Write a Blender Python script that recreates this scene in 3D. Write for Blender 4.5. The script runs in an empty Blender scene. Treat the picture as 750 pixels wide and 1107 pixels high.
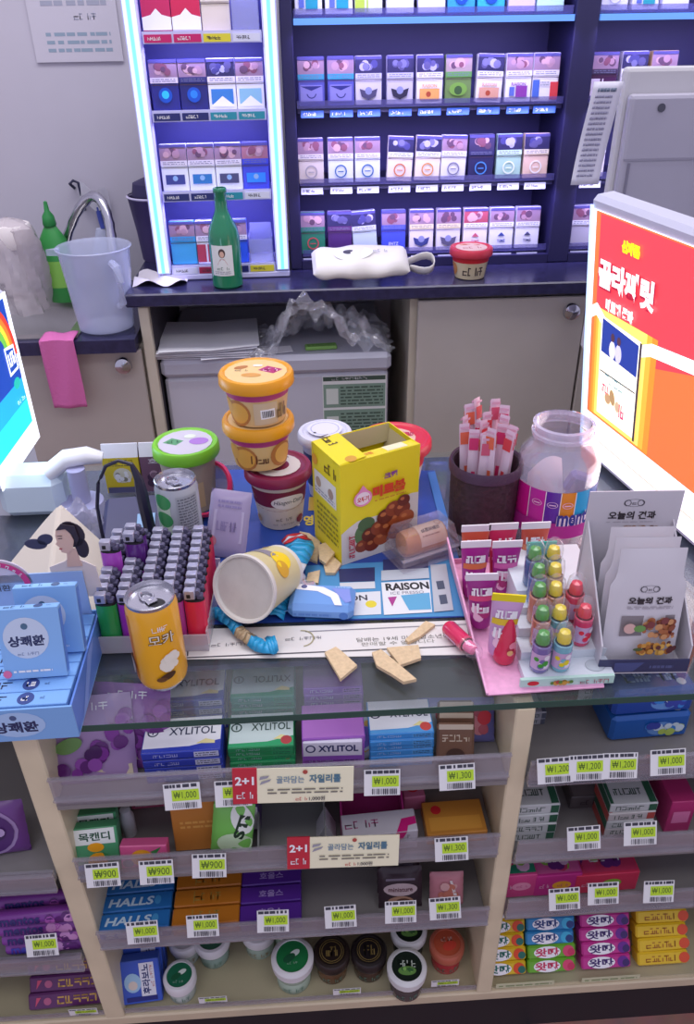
import bpy, math, random
from mathutils import Vector, Matrix
random.seed(7)
C0 = bpy.context.scene.collection
sc = bpy.context.scene
R = math.radians
PI = math.pi

# ---------------------------------------------------------------- camera, world, lights, exposure
CAM = Vector((0, -.556, 1.33)); FPX = 861.0
_t, _y, _r = R(32.1), R(2.9), R(-.85)
FW = Vector((math.sin(_y)*math.cos(_t), math.cos(_y)*math.cos(_t), -math.sin(_t)))
_R0 = Vector((math.cos(_y), -math.sin(_y), 0)); _U0 = _R0.cross(FW)
RT = _R0*math.cos(_r) + _U0*math.sin(_r); UP = _U0*math.cos(_r) - _R0*math.sin(_r)
cd = bpy.data.cameras.new('camera'); cam = bpy.data.objects.new('camera', cd); C0.objects.link(cam)
cd.sensor_fit = 'VERTICAL'; cd.sensor_height = 36; cd.lens = 36*FPX/1107; cd.clip_start = .02
cam.matrix_world = Matrix(((RT.x, UP.x, -FW.x, CAM.x), (RT.y, UP.y, -FW.y, CAM.y), (RT.z, UP.z, -FW.z, CAM.z), (0, 0, 0, 1)))
sc.camera = cam
w = bpy.data.worlds.new('world'); sc.world = w; w.use_nodes = True
w.node_tree.nodes['Background'].inputs[0].default_value = (.52, .50, .66, 1)
w.node_tree.nodes['Background'].inputs[1].default_value = .86
def area(name, loc, size, power, color, rot=(0, 0, 0), spread=180):
    l = bpy.data.lights.new(name, 'AREA'); l.shape = 'RECTANGLE'; l.size, l.size_y = size
    l.energy = power; l.color = color; l.spread = R(spread)
    o = bpy.data.objects.new(name, l); C0.objects.link(o); o.location = loc; o.rotation_euler = rot
    return o
area('ceiling_lamp', (0, .75, 2.55), (2.6, .5), 23, (1, .97, 1))
area('ceiling_lamp', (.2, -.9, 2.6), (2.6, .4), 10, (1, .97, .96))
sc.view_settings.view_transform = 'Standard'; sc.view_settings.look = 'None'
sc.view_settings.exposure = .27; sc.view_settings.gamma = 1; sc.view_settings.use_curve_mapping = False

def ray(px, py): return FW*FPX + RT*(px-375) - UP*(py-553.5)
def Z(px, py, z=.75):
    q = ray(px, py); k = (z-CAM.z)/q.z; return CAM + q*k
def Y(px, py, y=0.):
    q = ray(px, py); k = (y-CAM.y)/q.y; return CAM + q*k

# ---------------------------------------------------------------- materials
def lin(h):
    h = h.lstrip('#'); c = [int(h[i:i+2], 16)/255 for i in (0, 2, 4)]
    return tuple(x/12.92 if x <= .04045 else ((x+.055)/1.055)**2.4 for x in c) + (1,)
_m = {}
def M(col, rough=.45, metal=0., emit=0., noise=0., nscale=20., bump=0., coat=0.):
    k = (col, rough, metal, emit, noise, nscale, bump, coat)
    if k in _m: return _m[k]
    m = bpy.data.materials.new('surface_'+col.strip('#')); m.use_nodes = True
    nt = m.node_tree; b = nt.nodes['Principled BSDF']
    c = lin(col); b.inputs['Base Color'].default_value = c
    b.inputs['Roughness'].default_value = rough; b.inputs['Metallic'].default_value = metal
    if coat: b.inputs['Coat Weight'].default_value = coat; b.inputs['Coat Roughness'].default_value = .12
    if emit:
        b.inputs['Emission Color'].default_value = c; b.inputs['Emission Strength'].default_value = emit
    if noise or bump:
        tc = nt.nodes.new('ShaderNodeTexCoord'); n = nt.nodes.new('ShaderNodeTexNoise')
        n.inputs['Scale'].default_value = nscale; n.inputs['Detail'].default_value = 4
        nt.links.new(tc.outputs['Object'], n.inputs['Vector'])
        if noise:
            r = nt.nodes.new('ShaderNodeValToRGB')
            r.color_ramp.elements[0].position = .3; r.color_ramp.elements[1].position = .7
            r.color_ramp.elements[0].color = tuple(x*(1-noise) for x in c[:3])+(1,)
            r.color_ramp.elements[1].color = tuple(min(1, x*(1+noise)) for x in c[:3])+(1,)
            nt.links.new(n.outputs['Fac'], r.inputs['Fac']); nt.links.new(r.outputs['Color'], b.inputs['Base Color'])
        if bump:
            bp = nt.nodes.new('ShaderNodeBump'); bp.inputs['Strength'].default_value = bump; bp.inputs['Distance'].default_value = .003
            nt.links.new(n.outputs['Fac'], bp.inputs['Height']); nt.links.new(bp.outputs['Normal'], b.inputs['Normal'])
    _m[k] = m; return m
def clear(col='#dfe4ee', alpha=.25, rough=.08, spec=1.0, bump=0., nscale=30.):
    """thin clear plastic or glass: a see-through film with surface reflections"""
    k = ('clear', col, alpha, rough, spec, bump)
    if k in _m: return _m[k]
    m = bpy.data.materials.new('clear_plastic_'+col.strip('#')); m.use_nodes = True; nt = m.node_tree
    nt.nodes.clear(); o = nt.nodes.new('ShaderNodeOutputMaterial')
    tr = nt.nodes.new('ShaderNodeBsdfTransparent'); tr.inputs[0].default_value = tuple(.9+.1*x for x in lin(col)[:3])+(1,)
    df = nt.nodes.new('ShaderNodeBsdfDiffuse'); df.inputs[0].default_value = lin(col)
    gl = nt.nodes.new('ShaderNodeBsdfGlossy'); gl.inputs[0].default_value = (1, 1, 1, 1); gl.inputs['Roughness'].default_value = rough
    mx = nt.nodes.new('ShaderNodeMixShader'); mx.inputs[0].default_value = alpha
    nt.links.new(tr.outputs[0], mx.inputs[1]); nt.links.new(df.outputs[0], mx.inputs[2])
    fr = nt.nodes.new('ShaderNodeFresnel'); fr.inputs[0].default_value = 1.45
    geo = nt.nodes.new('ShaderNodeNewGeometry'); io = nt.nodes.new('ShaderNodeMapRange')   # same film reflection from either side
    io.inputs['To Min'].default_value = 1.45; io.inputs['To Max'].default_value = 1/1.45
    nt.links.new(geo.outputs['Backfacing'], io.inputs['Value']); nt.links.new(io.outputs[0], fr.inputs[0])
    mu = nt.nodes.new('ShaderNodeMath'); mu.operation = 'MULTIPLY'; mu.inputs[1].default_value = spec
    nt.links.new(fr.outputs[0], mu.inputs[0])
    m2 = nt.nodes.new('ShaderNodeMixShader'); nt.links.new(mu.outputs[0], m2.inputs[0])
    nt.links.new(mx.outputs[0], m2.inputs[1]); nt.links.new(gl.outputs[0], m2.inputs[2]); nt.links.new(m2.outputs[0], o.inputs[0])
    if bump:
        tc = nt.nodes.new('ShaderNodeTexCoord'); n = nt.nodes.new('ShaderNodeTexNoise'); n.inputs['Scale'].default_value = nscale
        nt.links.new(tc.outputs['Object'], n.inputs['Vector'])
        bp = nt.nodes.new('ShaderNodeBump'); bp.inputs['Strength'].default_value = bump; bp.inputs['Distance'].default_value = .004
        nt.links.new(n.outputs['Fac'], bp.inputs['Height'])
        for q in (df, gl): nt.links.new(bp.outputs['Normal'], q.inputs['Normal'])
        nt.links.new(bp.outputs['Normal'], fr.inputs['Normal'])
    _m[k] = m; return m

# ---------------------------------------------------------------- text
_tx = {}
def glyphs(s, bold=0.):
    k = (s, bold)
    if k in _tx: return _tx[k]
    c = bpy.data.curves.new('t', 'FONT'); c.body = s; c.size = 1; c.resolution_u = 3; c.offset = bold
    o = bpy.data.objects.new('t', c); me = bpy.data.meshes.new_from_object(o)
    vs = [(v.co.x, v.co.y) for v in me.vertices]; fs = [tuple(p.vertices) for p in me.polygons]
    bpy.data.objects.remove(o); bpy.data.curves.remove(c); bpy.data.meshes.remove(me)
    if vs:
        x0, x1 = min(v[0] for v in vs), max(v[0] for v in vs); y0, y1 = min(v[1] for v in vs), max(v[1] for v in vs)
        hh = max(y1-y0, 1e-4); vs = [((x-(x0+x1)/2)/hh, (y-(y0+y1)/2)/hh) for x, y in vs]
        r = (vs, fs, (x1-x0)/hh)
    else: r = ([], [], 1)
    _tx[k] = r; return r

# ---------------------------------------------------------------- mesh builder
class MB:
    def __init__(s): s.v = []; s.f = []; s.mi = []; s.sm = []; s.mats = []; s.X = Matrix()
    def slot(s, m):
        if m not in s.mats: s.mats.append(m)
        return s.mats.index(m)
    def add(s, vs, fs, m, smooth=False):
        b = len(s.v); i = s.slot(m)
        s.v += [s.X @ Vector(v) for v in vs]
        for f in fs: s.f.append([b+j for j in f]); s.mi.append(i); s.sm.append(smooth)
        return s
    def box(s, x0, x1, y0, y1, z0, z1, m, r=0., fm=None):
        lo, hi = (x0, y0, z0), (x1, y1, z1); vs = []; idx = {}
        if not r:
            vs = [(x, y, z) for z in (z0, z1) for y in (y0, y1) for x in (x0, x1)]
            return s.add(vs, [(0, 2, 3, 1), (4, 5, 7, 6), (0, 1, 5, 4), (2, 6, 7, 3), (0, 4, 6, 2), (1, 3, 7, 5)], m)
        for c in [(a, b, d) for a in (0, 1) for b in (0, 1) for d in (0, 1)]:
            for ax in range(3):
                p = [(hi[i] - (0 if i == ax else r)) if c[i] else (lo[i] + (0 if i == ax else r)) for i in range(3)]
                idx[c, ax] = len(vs); vs.append(p)
        fs = []
        for ax in range(3):
            o = [i for i in range(3) if i != ax]
            for sd in (0, 1):
                q = []
                for a, b in ((0, 0), (1, 0), (1, 1), (0, 1)):
                    c = [0]*3; c[ax] = sd; c[o[0]] = a; c[o[1]] = b; q.append(idx[tuple(c), ax])
                fs.append(q)
            for a in (0, 1):
                for b in (0, 1):
                    c = [0]*3; c[o[0]] = a; c[o[1]] = b; d = list(c); d[ax] = 1; c = tuple(c); d = tuple(d)
                    fs.append((idx[c, o[0]], idx[d, o[0]], idx[d, o[1]], idx[c, o[1]]))
        for c in [(a, b, d) for a in (0, 1) for b in (0, 1) for d in (0, 1)]: fs.append([idx[c, i] for i in range(3)])
        return s.add(vs, fs, m)
    def lathe(s, prof, m, seg=28, smooth=True, c=(0, 0), mats=None, sx=1, sy=1):
        n = len(prof); vs = []
        for j in range(seg):
            a = 2*PI*j/seg
            for r, z in prof: vs.append((c[0]+sx*r*math.sin(a), c[1]-sy*r*math.cos(a), z))
        for i in range(n-1):
            fs = [(j*n+i, ((j+1) % seg)*n+i, ((j+1) % seg)*n+i+1, j*n+i+1) for j in range(seg)]
            s.add([], [], (mats[i] if mats else m))
            b = len(s.v) if i == 0 else b0
            if i == 0: b0 = b; s.v += [s.X @ Vector(v) for v in vs]
            k = s.slot(mats[i] if mats else m)
            for f in fs: s.f.append([b0+q for q in f]); s.mi.append(k); s.sm.append(smooth)
        return s
    def tube(s, pts, r, m, seg=8, smooth=True, flat=1.):
        pts = [Vector(p) for p in pts]; n = len(pts); vs = []; fs = []
        for i, p in enumerate(pts):
            d = (pts[min(i+1, n-1)]-pts[max(i-1, 0)]).normalized()
            a = d.cross(Vector((0, 0, 1)) if abs(d.z) < .9 else Vector((1, 0, 0))).normalized(); b = d.cross(a)
            rr = r[i] if isinstance(r, (list, tuple)) else r
            for j in range(seg):
                t = 2*PI*j/seg; vs.append(p + a*rr*math.cos(t) + b*rr*flat*math.sin(t))
        for i in range(n-1):
            for j in range(seg): k = (j+1) % seg; fs.append((i*seg+j, i*seg+k, (i+1)*seg+k, (i+1)*seg+j))
        fs.append(list(range(seg))); fs.append([(n-1)*seg+j for j in range(seg)])
        return s.add(vs, fs, m, smooth)
    def grid(s, fn, nu, nv, m, smooth=True, thick=0.):
        vs = [fn(i/nu, j/nv) for j in range(nv+1) for i in range(nu+1)]
        fs = [(j*(nu+1)+i, j*(nu+1)+i+1, (j+1)*(nu+1)+i+1, (j+1)*(nu+1)+i) for j in range(nv) for i in range(nu)]
        if thick:
            k = len(vs); vs = vs + [(Vector(v) - Vector((0, 0, thick))) for v in vs]
            fs2 = [tuple(k+q for q in f[::-1]) for f in fs]
            bd = [i for i in range(nu+1)] + [j*(nu+1)+nu for j in range(1, nv+1)] + [nv*(nu+1)+i for i in range(nu-1, -1, -1)] + [j*(nu+1) for j in range(nv-1, 0, -1)]
            sd = [(bd[i], bd[(i+1) % len(bd)], k+bd[(i+1) % len(bd)], k+bd[i]) for i in range(len(bd))]
            fs = fs + fs2 + sd
        return s.add(vs, fs, m, smooth)
    def prism(s, poly, z0, z1, m, smooth=False):
        n = len(poly); vs = [(x, y, z0) for x, y in poly] + [(x, y, z1) for x, y in poly]
        return s.add(vs, [list(range(n))[::-1], list(range(n, 2*n))] + [(i, (i+1) % n, n+(i+1) % n, n+i) for i in range(n)], m, smooth)
    def build(s, name, parent=None, loc=None, rot=None, bevel=0, solid=0, sub=0):
        import bmesh
        me = bpy.data.meshes.new(name); me.from_pydata([tuple(v) for v in s.v], [], s.f)
        for m in s.mats: me.materials.append(m)
        me.polygons.foreach_set('material_index', s.mi); me.polygons.foreach_set('use_smooth', s.sm)
        bm = bmesh.new(); bm.from_mesh(me); bmesh.ops.recalc_face_normals(bm, faces=bm.faces); bm.to_mesh(me); bm.free()
        if any(s.sm):
            try: me.set_sharp_from_angle(angle=R(40))
            except Exception: pass
        o = bpy.data.objects.new(name, me); C0.objects.link(o)
        if parent: o.parent = parent
        if loc is not None: o.location = loc
        if rot is not None: o.rotation_euler = rot
        if bevel:
            b = o.modifiers.new('bevel', 'BEVEL'); b.width = bevel; b.segments = 2; b.limit_method = 'ANGLE'; b.angle_limit = R(40)
        if sub:
            b = o.modifiers.new('sub', 'SUBSURF'); b.levels = b.render_levels = sub
        if solid:
            b = o.modifiers.new('solid', 'SOLIDIFY'); b.thickness = solid
        return o

class Art:
    """printed artwork: flat shapes laid on a face or wrapped round a body, through fn(x, y, lift)"""
    def __init__(s, mb, fn, lift=.00025): s.mb = mb; s.fn = fn; s.k = 1; s.l = lift
    def _a(s, pts, fs, m):
        s.mb.add([s.fn(x, y, s.k*s.l) for x, y in pts], fs, m); s.k += .35; return s
    def rect(s, x0, y0, x1, y1, m, n=1):
        p = [(x0+(x1-x0)*i/n, y) for y in (y0, y1) for i in range(n+1)]
        return s._a(p, [(i, i+1, n+2+i, n+1+i) for i in range(n)], m)
    def poly(s, pts, m): return s._a(pts, [list(range(len(pts)))], m)
    def disc(s, x, y, rx, m, ry=None, n=18, a0=0, a1=360, rot=0):
        ry = ry or rx; full = abs(a1-a0) >= 360; q = []
        cr, sr = math.cos(R(rot)), math.sin(R(rot))
        for i in range(n if full else n+1):
            t = R(a0+(a1-a0)*i/n); u, v = rx*math.cos(t), ry*math.sin(t); q.append((x+u*cr-v*sr, y+u*sr+v*cr))
        L = len(q)
        if getattr(s, 'curved', 0) and full and max(rx, ry) > .006:
            pts = [(x, y)]; nr = 4
            for k in range(1, nr+1): pts += [(x+(u-x)*k/nr, y+(v-y)*k/nr) for u, v in q]
            fs = [(0, 1+i, 1+(i+1) % L) for i in range(L)]
            for k in range(nr-1): fs += [(1+k*L+i, 1+(k+1)*L+i, 1+(k+1)*L+(i+1) % L, 1+k*L+(i+1) % L) for i in range(L)]
            return s._a(pts, fs, m)
        pts = [(x, y)]+q
        return s._a(pts, [(0, 1+i, 1+(i+1) % L) for i in range(L if full else L-1)], m)
    def ring(s, x, y, r, w, m, n=20, a0=0, a1=360, ry=None):
        k = (ry or r)/r; p = []
        for i in range(n+1):
            t = R(a0+(a1-a0)*i/n); p += [(x+(r-w/2)*math.cos(t), y+k*(r-w/2)*math.sin(t)), (x+(r+w/2)*math.cos(t), y+k*(r+w/2)*math.sin(t))]
        return s._a(p, [(2*i, 2*i+1, 2*i+3, 2*i+2) for i in range(n)], m)
    def text(s, t, x, y, h, m, w=None, bold=.012, rot=0, shear=0):
        vs, fs, asp = glyphs(t, bold)
        if not vs: return s
        k = h if w is None else w/asp; c, d = math.cos(R(rot)), math.sin(R(rot))
        p = []
        for a, b in vs:
            u, v = a*k+shear*b*h, b*h; p.append((x+u*c-v*d, y+u*d+v*c))
        return s._a(p, fs, m)
    def lines(s, x0, y0, x1, y1, n, m, fill=.45, seed=1, gap=.12):
        rr = random.Random(seed); dy = (y1-y0)/n; ps = []; fs = []
        for i in range(n):
            y = y1-dy*(i+.5); x = x0
            while x < x1:
                L = (x1-x0)*rr.uniform(.06, .2); e = min(x+L, x1); b = len(ps)
                ps += [(x, y-dy*fill/2), (e, y-dy*fill/2), (e, y+dy*fill/2), (x, y+dy*fill/2)]; fs.append((b, b+1, b+2, b+3))
                x = e+(x1-x0)*gap*rr.uniform(.1, .5)
        return s._a(ps, fs, m)
    def scrawl(s, x, y, w, h, m, n=4, seed=1, wt=.13, rot=0):
        """n glyph-like marks, for print too small to read"""
        rr = random.Random(seed); ps = []; fs = []; c = w/n; co, si = math.cos(R(rot)), math.sin(R(rot)); t = h*wt
        for i in range(n):
            cx = -w/2+c*(i+.5)
            for k in range(4):
                if rr.random() < .5: q = (cx-c*.4, rr.choice((-.42, 0, .4))*h, cx+c*.4*rr.choice((0.1, 1)), 0); q = (q[0], q[1]-t/2, q[2], q[1]+t/2)
                else: u = cx+c*rr.choice((-.36, 0, .36)); q = (u-t/2, -h/2, u+t/2, h*rr.choice((.1, .5)))
                b = len(ps)
                for u, v in ((q[0], q[1]), (q[2], q[1]), (q[2], q[3]), (q[0], q[3])): ps.append((x+u*co-v*si, y+u*si+v*co))
                fs.append((b, b+1, b+2, b+3))
        return s._a(ps, fs, m)
    def blobs(s, x0, y0, x1, y1, cols, n, r, seed=1, soft=1.):
        rr = random.Random(seed)
        for i in range(n): s.disc(rr.uniform(x0+r, x1-r), rr.uniform(y0+r, y1-r), r*rr.uniform(.6, 1), rr.choice(cols), n=9)
        return s
def plane(mb, o, u, v, lift=.00025):
    o, u, v = Vector(o), Vector(u).normalized(), Vector(v).normalized(); n = u.cross(v)
    return Art(mb, lambda x, y, l: o+u*x+v*y+n*l, lift)
def wrap(mb, rf, lift=.0003, a0=0., sx=1, sy=1):
    """round a vertical body: x = arc length, y = height; rf(y) = radius; a0 = heading of x=0"""
    def fn(x, y, l):
        r = rf(y); a = a0 + x/max(r, .005); r += l; return Vector((sx*r*math.sin(a), -sy*r*math.cos(a), y))
    a_ = Art(mb, fn, lift); a_.curved = 1; return a_
def faces(mb, w, d, h):
    """art on the faces of a box centred on x, y with its base at z = 0"""
    return dict(front=plane(mb, (0, -d/2, h/2), (1, 0, 0), (0, 0, 1)), top=plane(mb, (0, 0, h), (1, 0, 0), (0, 1, 0)),
                right=plane(mb, (w/2, 0, h/2), (0, 1, 0), (0, 0, 1)), left=plane(mb, (-w/2, 0, h/2), (0, -1, 0), (0, 0, 1)))

# ---------------------------------------------------------------- things
def tag(o, label, cat, group=None):
    o['label'] = label; o['category'] = cat
    if group: o['group'] = group
    return o
def thing(name, label, cat, loc=(0, 0, 0), rot=(0, 0, 0), group=None):
    o = bpy.data.objects.new(name, None); C0.objects.link(o); o.location = loc; o.rotation_euler = rot
    o.empty_display_size = .02
    return tag(o, label, cat, group)
def struct(o): o['kind'] = 'structure'; return o
ORD = ['topmost', 'second from top', 'third from top', 'fourth from top', 'fifth from top', 'sixth from top', 'seventh from top', 'eighth from top']
NTH = ['leftmost', 'second from left', 'third from left', 'fourth from left', 'fifth from left', 'sixth from left', 'seventh from left', 'eighth from left', 'ninth from left']

W = M('#f1f1f4'); K = M('#17171c'); RED = M('#cf2330'); YEL = M('#f5d62a'); GRY = M('#9c9ca6')
INK = M('#3a3a46'); NAVY = M('#1d2160'); CREAM = M('#efe6cf'); GLAZE = clear('#eef2fa', .10, .06, 1.)
# ================================================================ the room
def tiles(col, grout, sx, sy):
    m = bpy.data.materials.new('floor_tile'); m.use_nodes = True; nt = m.node_tree; b = nt.nodes['Principled BSDF']
    tc = nt.nodes.new('ShaderNodeTexCoord'); br = nt.nodes.new('ShaderNodeTexBrick'); n = nt.nodes.new('ShaderNodeTexNoise')
    n.inputs['Scale'].default_value = 26; n.inputs['Detail'].default_value = 5
    br.offset = 0; br.inputs['Scale'].default_value = 1; br.inputs['Brick Width'].default_value = sx; br.inputs['Row Height'].default_value = sy
    br.inputs['Mortar Size'].default_value = .003; br.inputs['Color1'].default_value = lin(col); br.inputs['Color2'].default_value = tuple(x*.85 for x in lin(col)[:3])+(1,)
    br.inputs['Mortar'].default_value = lin(grout)
    mx = nt.nodes.new('ShaderNodeMix'); mx.data_type = 'RGBA'; mx.blend_type = 'MULTIPLY'; mx.inputs[0].default_value = .6
    nt.links.new(tc.outputs['Object'], br.inputs['Vector']); nt.links.new(tc.outputs['Object'], n.inputs['Vector'])
    nt.links.new(br.outputs['Color'], mx.inputs[6]); nt.links.new(n.outputs['Color'], mx.inputs[7]); nt.links.new(mx.outputs[2], b.inputs['Base Color'])
    b.inputs['Roughness'].default_value = .35; return m
m = MB(); m.box(-2, 2, -1.6, 2, -.05, 0, tiles('#b98a80', '#5a4644', .3, .3)); struct(m.build('floor'))
m = MB(); m.box(-2, 2, 1.5, 1.6, 0, 2.7, M('#c3bfcb', .7, noise=.05, nscale=3)); struct(m.build('wall_back'))

WOOD = M('#c9c1b0', .5, noise=.06, nscale=9); LAM = M('#b9b2ac', .5, noise=.05, nscale=6); DARKTOP = M('#2c2a4c', .24, noise=.25, nscale=60)
GAP = M('#3a3742', .8); CHROME = M('#c6c6d0', .18, 1.)

# paper notice on the wall
p0, p1 = Y(20, -40, 1.499), Y(134, 66, 1.499)
m = MB(); m.box(p0.x, p1.x, 1.495, 1.4985, p1.z, p0.z+.1, M('#c9c5d1', .7)); a = plane(m, (p0.x, 1.495, p1.z), (1, 0, 0), (0, 0, 1))
a.lines(.03, .015, p1.x-p0.x-.02, .06, 3, M('#8fa2b4')); a.scrawl(.12, .085, .05, .012, M('#8d93a8')); a.lines(.03, .1, p1.x-p0.x-.02, .24, 7, M('#a3a6b8'))
tag(m.build('notice'), 'large sheet of paper with faint handwritten lines taped to the wall', 'notice')

# back worktop and the cabinets under it
m = MB(); m.box(-.365, 1.1, 1.07, 1.495, .823, .85, DARKTOP, .003)
tag(m.build('worktop'), 'dark navy back worktop carrying the cigarette cases', 'worktop')
def cabinet(x0, x1, y0, z1, label, knobs, doors):
    t = thing('cabinet', label, 'cabinet', ((x0+x1)/2, y0+.2, 0)); b = (x1-x0)/2
    m = MB()
    for q in (-b, b-.018): m.box(q, q+.018, -.18, .19, 0, z1, WOOD)
    m.box(-b+.018, b-.018, .17, .19, 0, z1, WOOD); m.box(-b+.018, b-.018, -.18, .17, .0, .06, WOOD); m.build('body', t)
    for d0, d1 in doors:
        m = MB(); m.box(d0-(x0+x1)/2, d1-(x0+x1)/2, -.2, -.182, .065, z1-.006, LAM, .002); dr = m.build('door', t)
        for kx in knobs:
            if d0 < kx < d1:
                m = MB(); m.X = Matrix.Translation((kx-(x0+x1)/2, -.2, z1-.033)) @ Matrix.Rotation(R(90), 4, 'X')
                m.lathe([(.006, -.001), (.006, .008), (.0165, .011), (.0185, .018), (.0165, .025), (.009, .029), (0, .03)], CHROME, 20); m.build('knob', dr)
    return t
cabinet(-.93, -.345, 1.085, .734, 'beige sink cabinet with a round chrome knob, below the jug', (-.388,), ((-.925, -.64), (-.635, -.35)))
cabinet(.225, 1.05, 1.085, .821, 'beige cabinet under the back worktop behind the straw basket', (.564,), ((.24, .6), (.605, 1.04)))
# side panel between sink cabinet and freezer bay
m = MB(); m.box(-.343, -.322, 1.08, 1.47, 0, .821, WOOD, .002); m.box(-.322, -.319, 1.1, 1.47, 0, .821, GAP)
tag(m.build('end_panel'), 'narrow beige end panel left of the white freezer', 'panel')

# sink worktop with basin
t = thing('sink_counter', 'dark lower worktop with a steel sink basin at far left', 'sink', (-.64, 1.25, .735))
m = MB()
X0, X1, Y0, Y1 = -.25, .287, -.2, .24; bx0, bx1, by0, by1 = -.22, .155, -.17, .14
m.box(X0, X1, Y0, by0, 0, .028, DARKTOP); m.box(X0, X1, by1, Y1, 0, .028, DARKTOP); m.box(X0, bx0, by0, by1, 0, .028, DARKTOP); m.box(bx1, X1, by0, by1, 0, .028, DARKTOP)
m.build('top', t)
STEEL = M('#b9b6b4', .28, .9, noise=.06, nscale=14)
m = MB(); q = .012
m.box(bx0-q, bx1+q, by0-q, by0+q, .0285, .031, STEEL); m.box(bx0-q, bx1+q, by1-q, by1+q, .0285, .031, STEEL)
m.box(bx0-q, bx0+q, by0+q, by1-q, .0285, .031, STEEL); m.box(bx1-q, bx1+q, by0+q, by1-q, .0285, .031, STEEL)
def basin(u, v):
    e = min(1, 5*min(u, 1-u))*min(1, 5*min(v, 1-v)); e = e*e*(3-2*e)
    return (bx0+(bx1-bx0)*u, by0+(by1-by0)*v, .029-.13*e)
m.grid(basin, 26, 26, STEEL); m.build('basin', t)

# tap with arched hose
t = thing('tap', 'steel tap with a tall arched hose over the sink', 'tap', (Y(62, 330, 1.42).x, 1.42, .763))
m = MB(); m.lathe([(.03, 0), (.03, .006), (.016, .012), (.015, .05), (.012, .055)], CHROME, 20); m.build('base', t)
m = MB(); base = Y(63, 330, 1.40); pk = [(63, 330), (64, 300), (70, 265), (82, 232), (96, 214), (108, 216), (117, 236), (121, 262), (124, 285)]
pts = []
import itertools
P = [Y(x, y, 1.42-.2*i/8)-t.location for i, (x, y) in enumerate(pk)]; P[0] = Vector((0, 0, .05))
for i in range(len(P)-1):
    for k in range(4):
        s = k/4; a_, b_, c_, d_ = P[max(i-1, 0)], P[i], P[i+1], P[min(i+2, len(P)-1)]
        pts.append(.5*((2*b_)+(c_-a_)*s+(2*a_-5*b_+4*c_-d_)*s*s+(3*b_-a_-3*c_+d_)*s**3))
pts.append(P[-1]); m.tube(pts, [.010+.0014*(i % 2) for i in range(len(pts))], CHROME, 10); m.build('hose', t)

# jug
jp = Y(114, 366, 1.12); jp.z = .765
t = thing('measuring_jug', 'translucent plastic measuring jug on the sink worktop', 'jug', (jp.x+.006, 1.128, .7635), (0, 0, R(12)))
t.scale = (.92, .92, .86)
CL = clear('#cfd6ee', .36, .25, .6); m = MB()
m.lathe([(.0, .002), (.055, .002), (.062, .006), (.07, .10), (.078, .19), (.083, .198), (.081, .2), (.076, .19), (.068, .1), (.06, .009), (0, .008)], CL, 32); m.build('body', t)
m = MB(); m.tube([(.035, -.073, .175), (.045, -.1, .17), (.047, -.105, .14), (.045, -.1, .09), (.038, -.07, .075)], [.009, .01, .009, .009, .008], CL, 8); m.build('handle', t)
m = MB(); m.prism([(-.072, -.012), (-.1, 0), (-.072, .012)], .185, .199, CL); m.build('spout', t)

# detergent bottle
g = Y(74, 318, 1.36)
t = thing('detergent_bottle', 'green squeeze bottle of detergent behind the jug', 'bottle', (g.x-.005, 1.34, .763))
GR = M('#3f9f4f', .35); LG = M('#8fce5a', .4); m = MB()
m.lathe([(0, 0), (.034, 0), (.036, .004), (.036, .10), (.03, .14), (.012, .17)], GR, 24, sy=.7); aa = wrap(m, lambda z: .036, sy=.7); aa.rect(-.04, .035, .04, .095, LG, 8); m.build('bottle_body', t)
m = MB(); m.lathe([(.013, .168), (.015, .172), (.013, .19), (.006, .2), (.004, .22), (0, .222)], M('#2c8a44'), 18); m.build('cap', t)
# bagged cup at far left
t = thing('plastic_bag', 'clear crumpled bag of cups standing left of the sink', 'bag', (Y(28, 330, 1.28).x, 1.28, .764))
rr = random.Random(3); m = MB()
def bag(u, v):
    a = 2*PI*u; z = .2*v; r = (.055+.02*math.sin(3*a+5*v)*.4+.006*math.sin(9*a+11*v))*(1-.35*max(0, v-.75)*4*.5) * (1-.9*max(0, v-.93)/.07)
    return (r*math.sin(a), -r*math.cos(a), z)
m.grid(bag, 36, 20, clear('#d8cfd4', .55, .2, .8, .6, 60)); m.build('bag_film', t)
m = MB(); m.lathe([(0, .14), (.046, .14), (.05, .15), (.05, .175), (.045, .186), (0, .19)], M('#e9e2e0'), 20); m.build('cup_stack', t)
# wall hook with paper, strainer
hk = Y(80, 204, 1.49)
t = thing('wall_hook', 'dark wire hook holding a torn white paper scrap above the tap', 'hook', (hk.x, 1.4985, hk.z))
m = MB(); m.tube([(0, -.002, 0), (-.006, -.015, .012), (.004, -.02, .02), (.014, -.015, .014), (.016, -.006, -.05)], .0035, M('#34344f')); m.build('wire', t)
m = MB()
m.grid(lambda u, v: (.01+.07*u, -.012-.012*math.sin(3*u), -.035+.045*v-.02*u*u+.008*math.sin(9*u)), 8, 5, M('#e7e6ee'), thick=.001); m.build('scrap', t)
t = thing('dish_brush', 'blue handled dish brush hanging under the hook', 'brush', (hk.x+.05, 1.48, hk.z-.04))
m = MB(); m.tube([(0, 0, 0), (.002, 0, -.03), (.006, -.005, -.05)], .006, M('#3b4aa0')); m.build('handle', t)
m = MB(); m.lathe([(.004, -.13), (.03, -.13), (.028, -.1), (.012, -.05), (0, -.048)], M('#b9bfd8', .7), 16); m.build('bristles', t)
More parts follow.
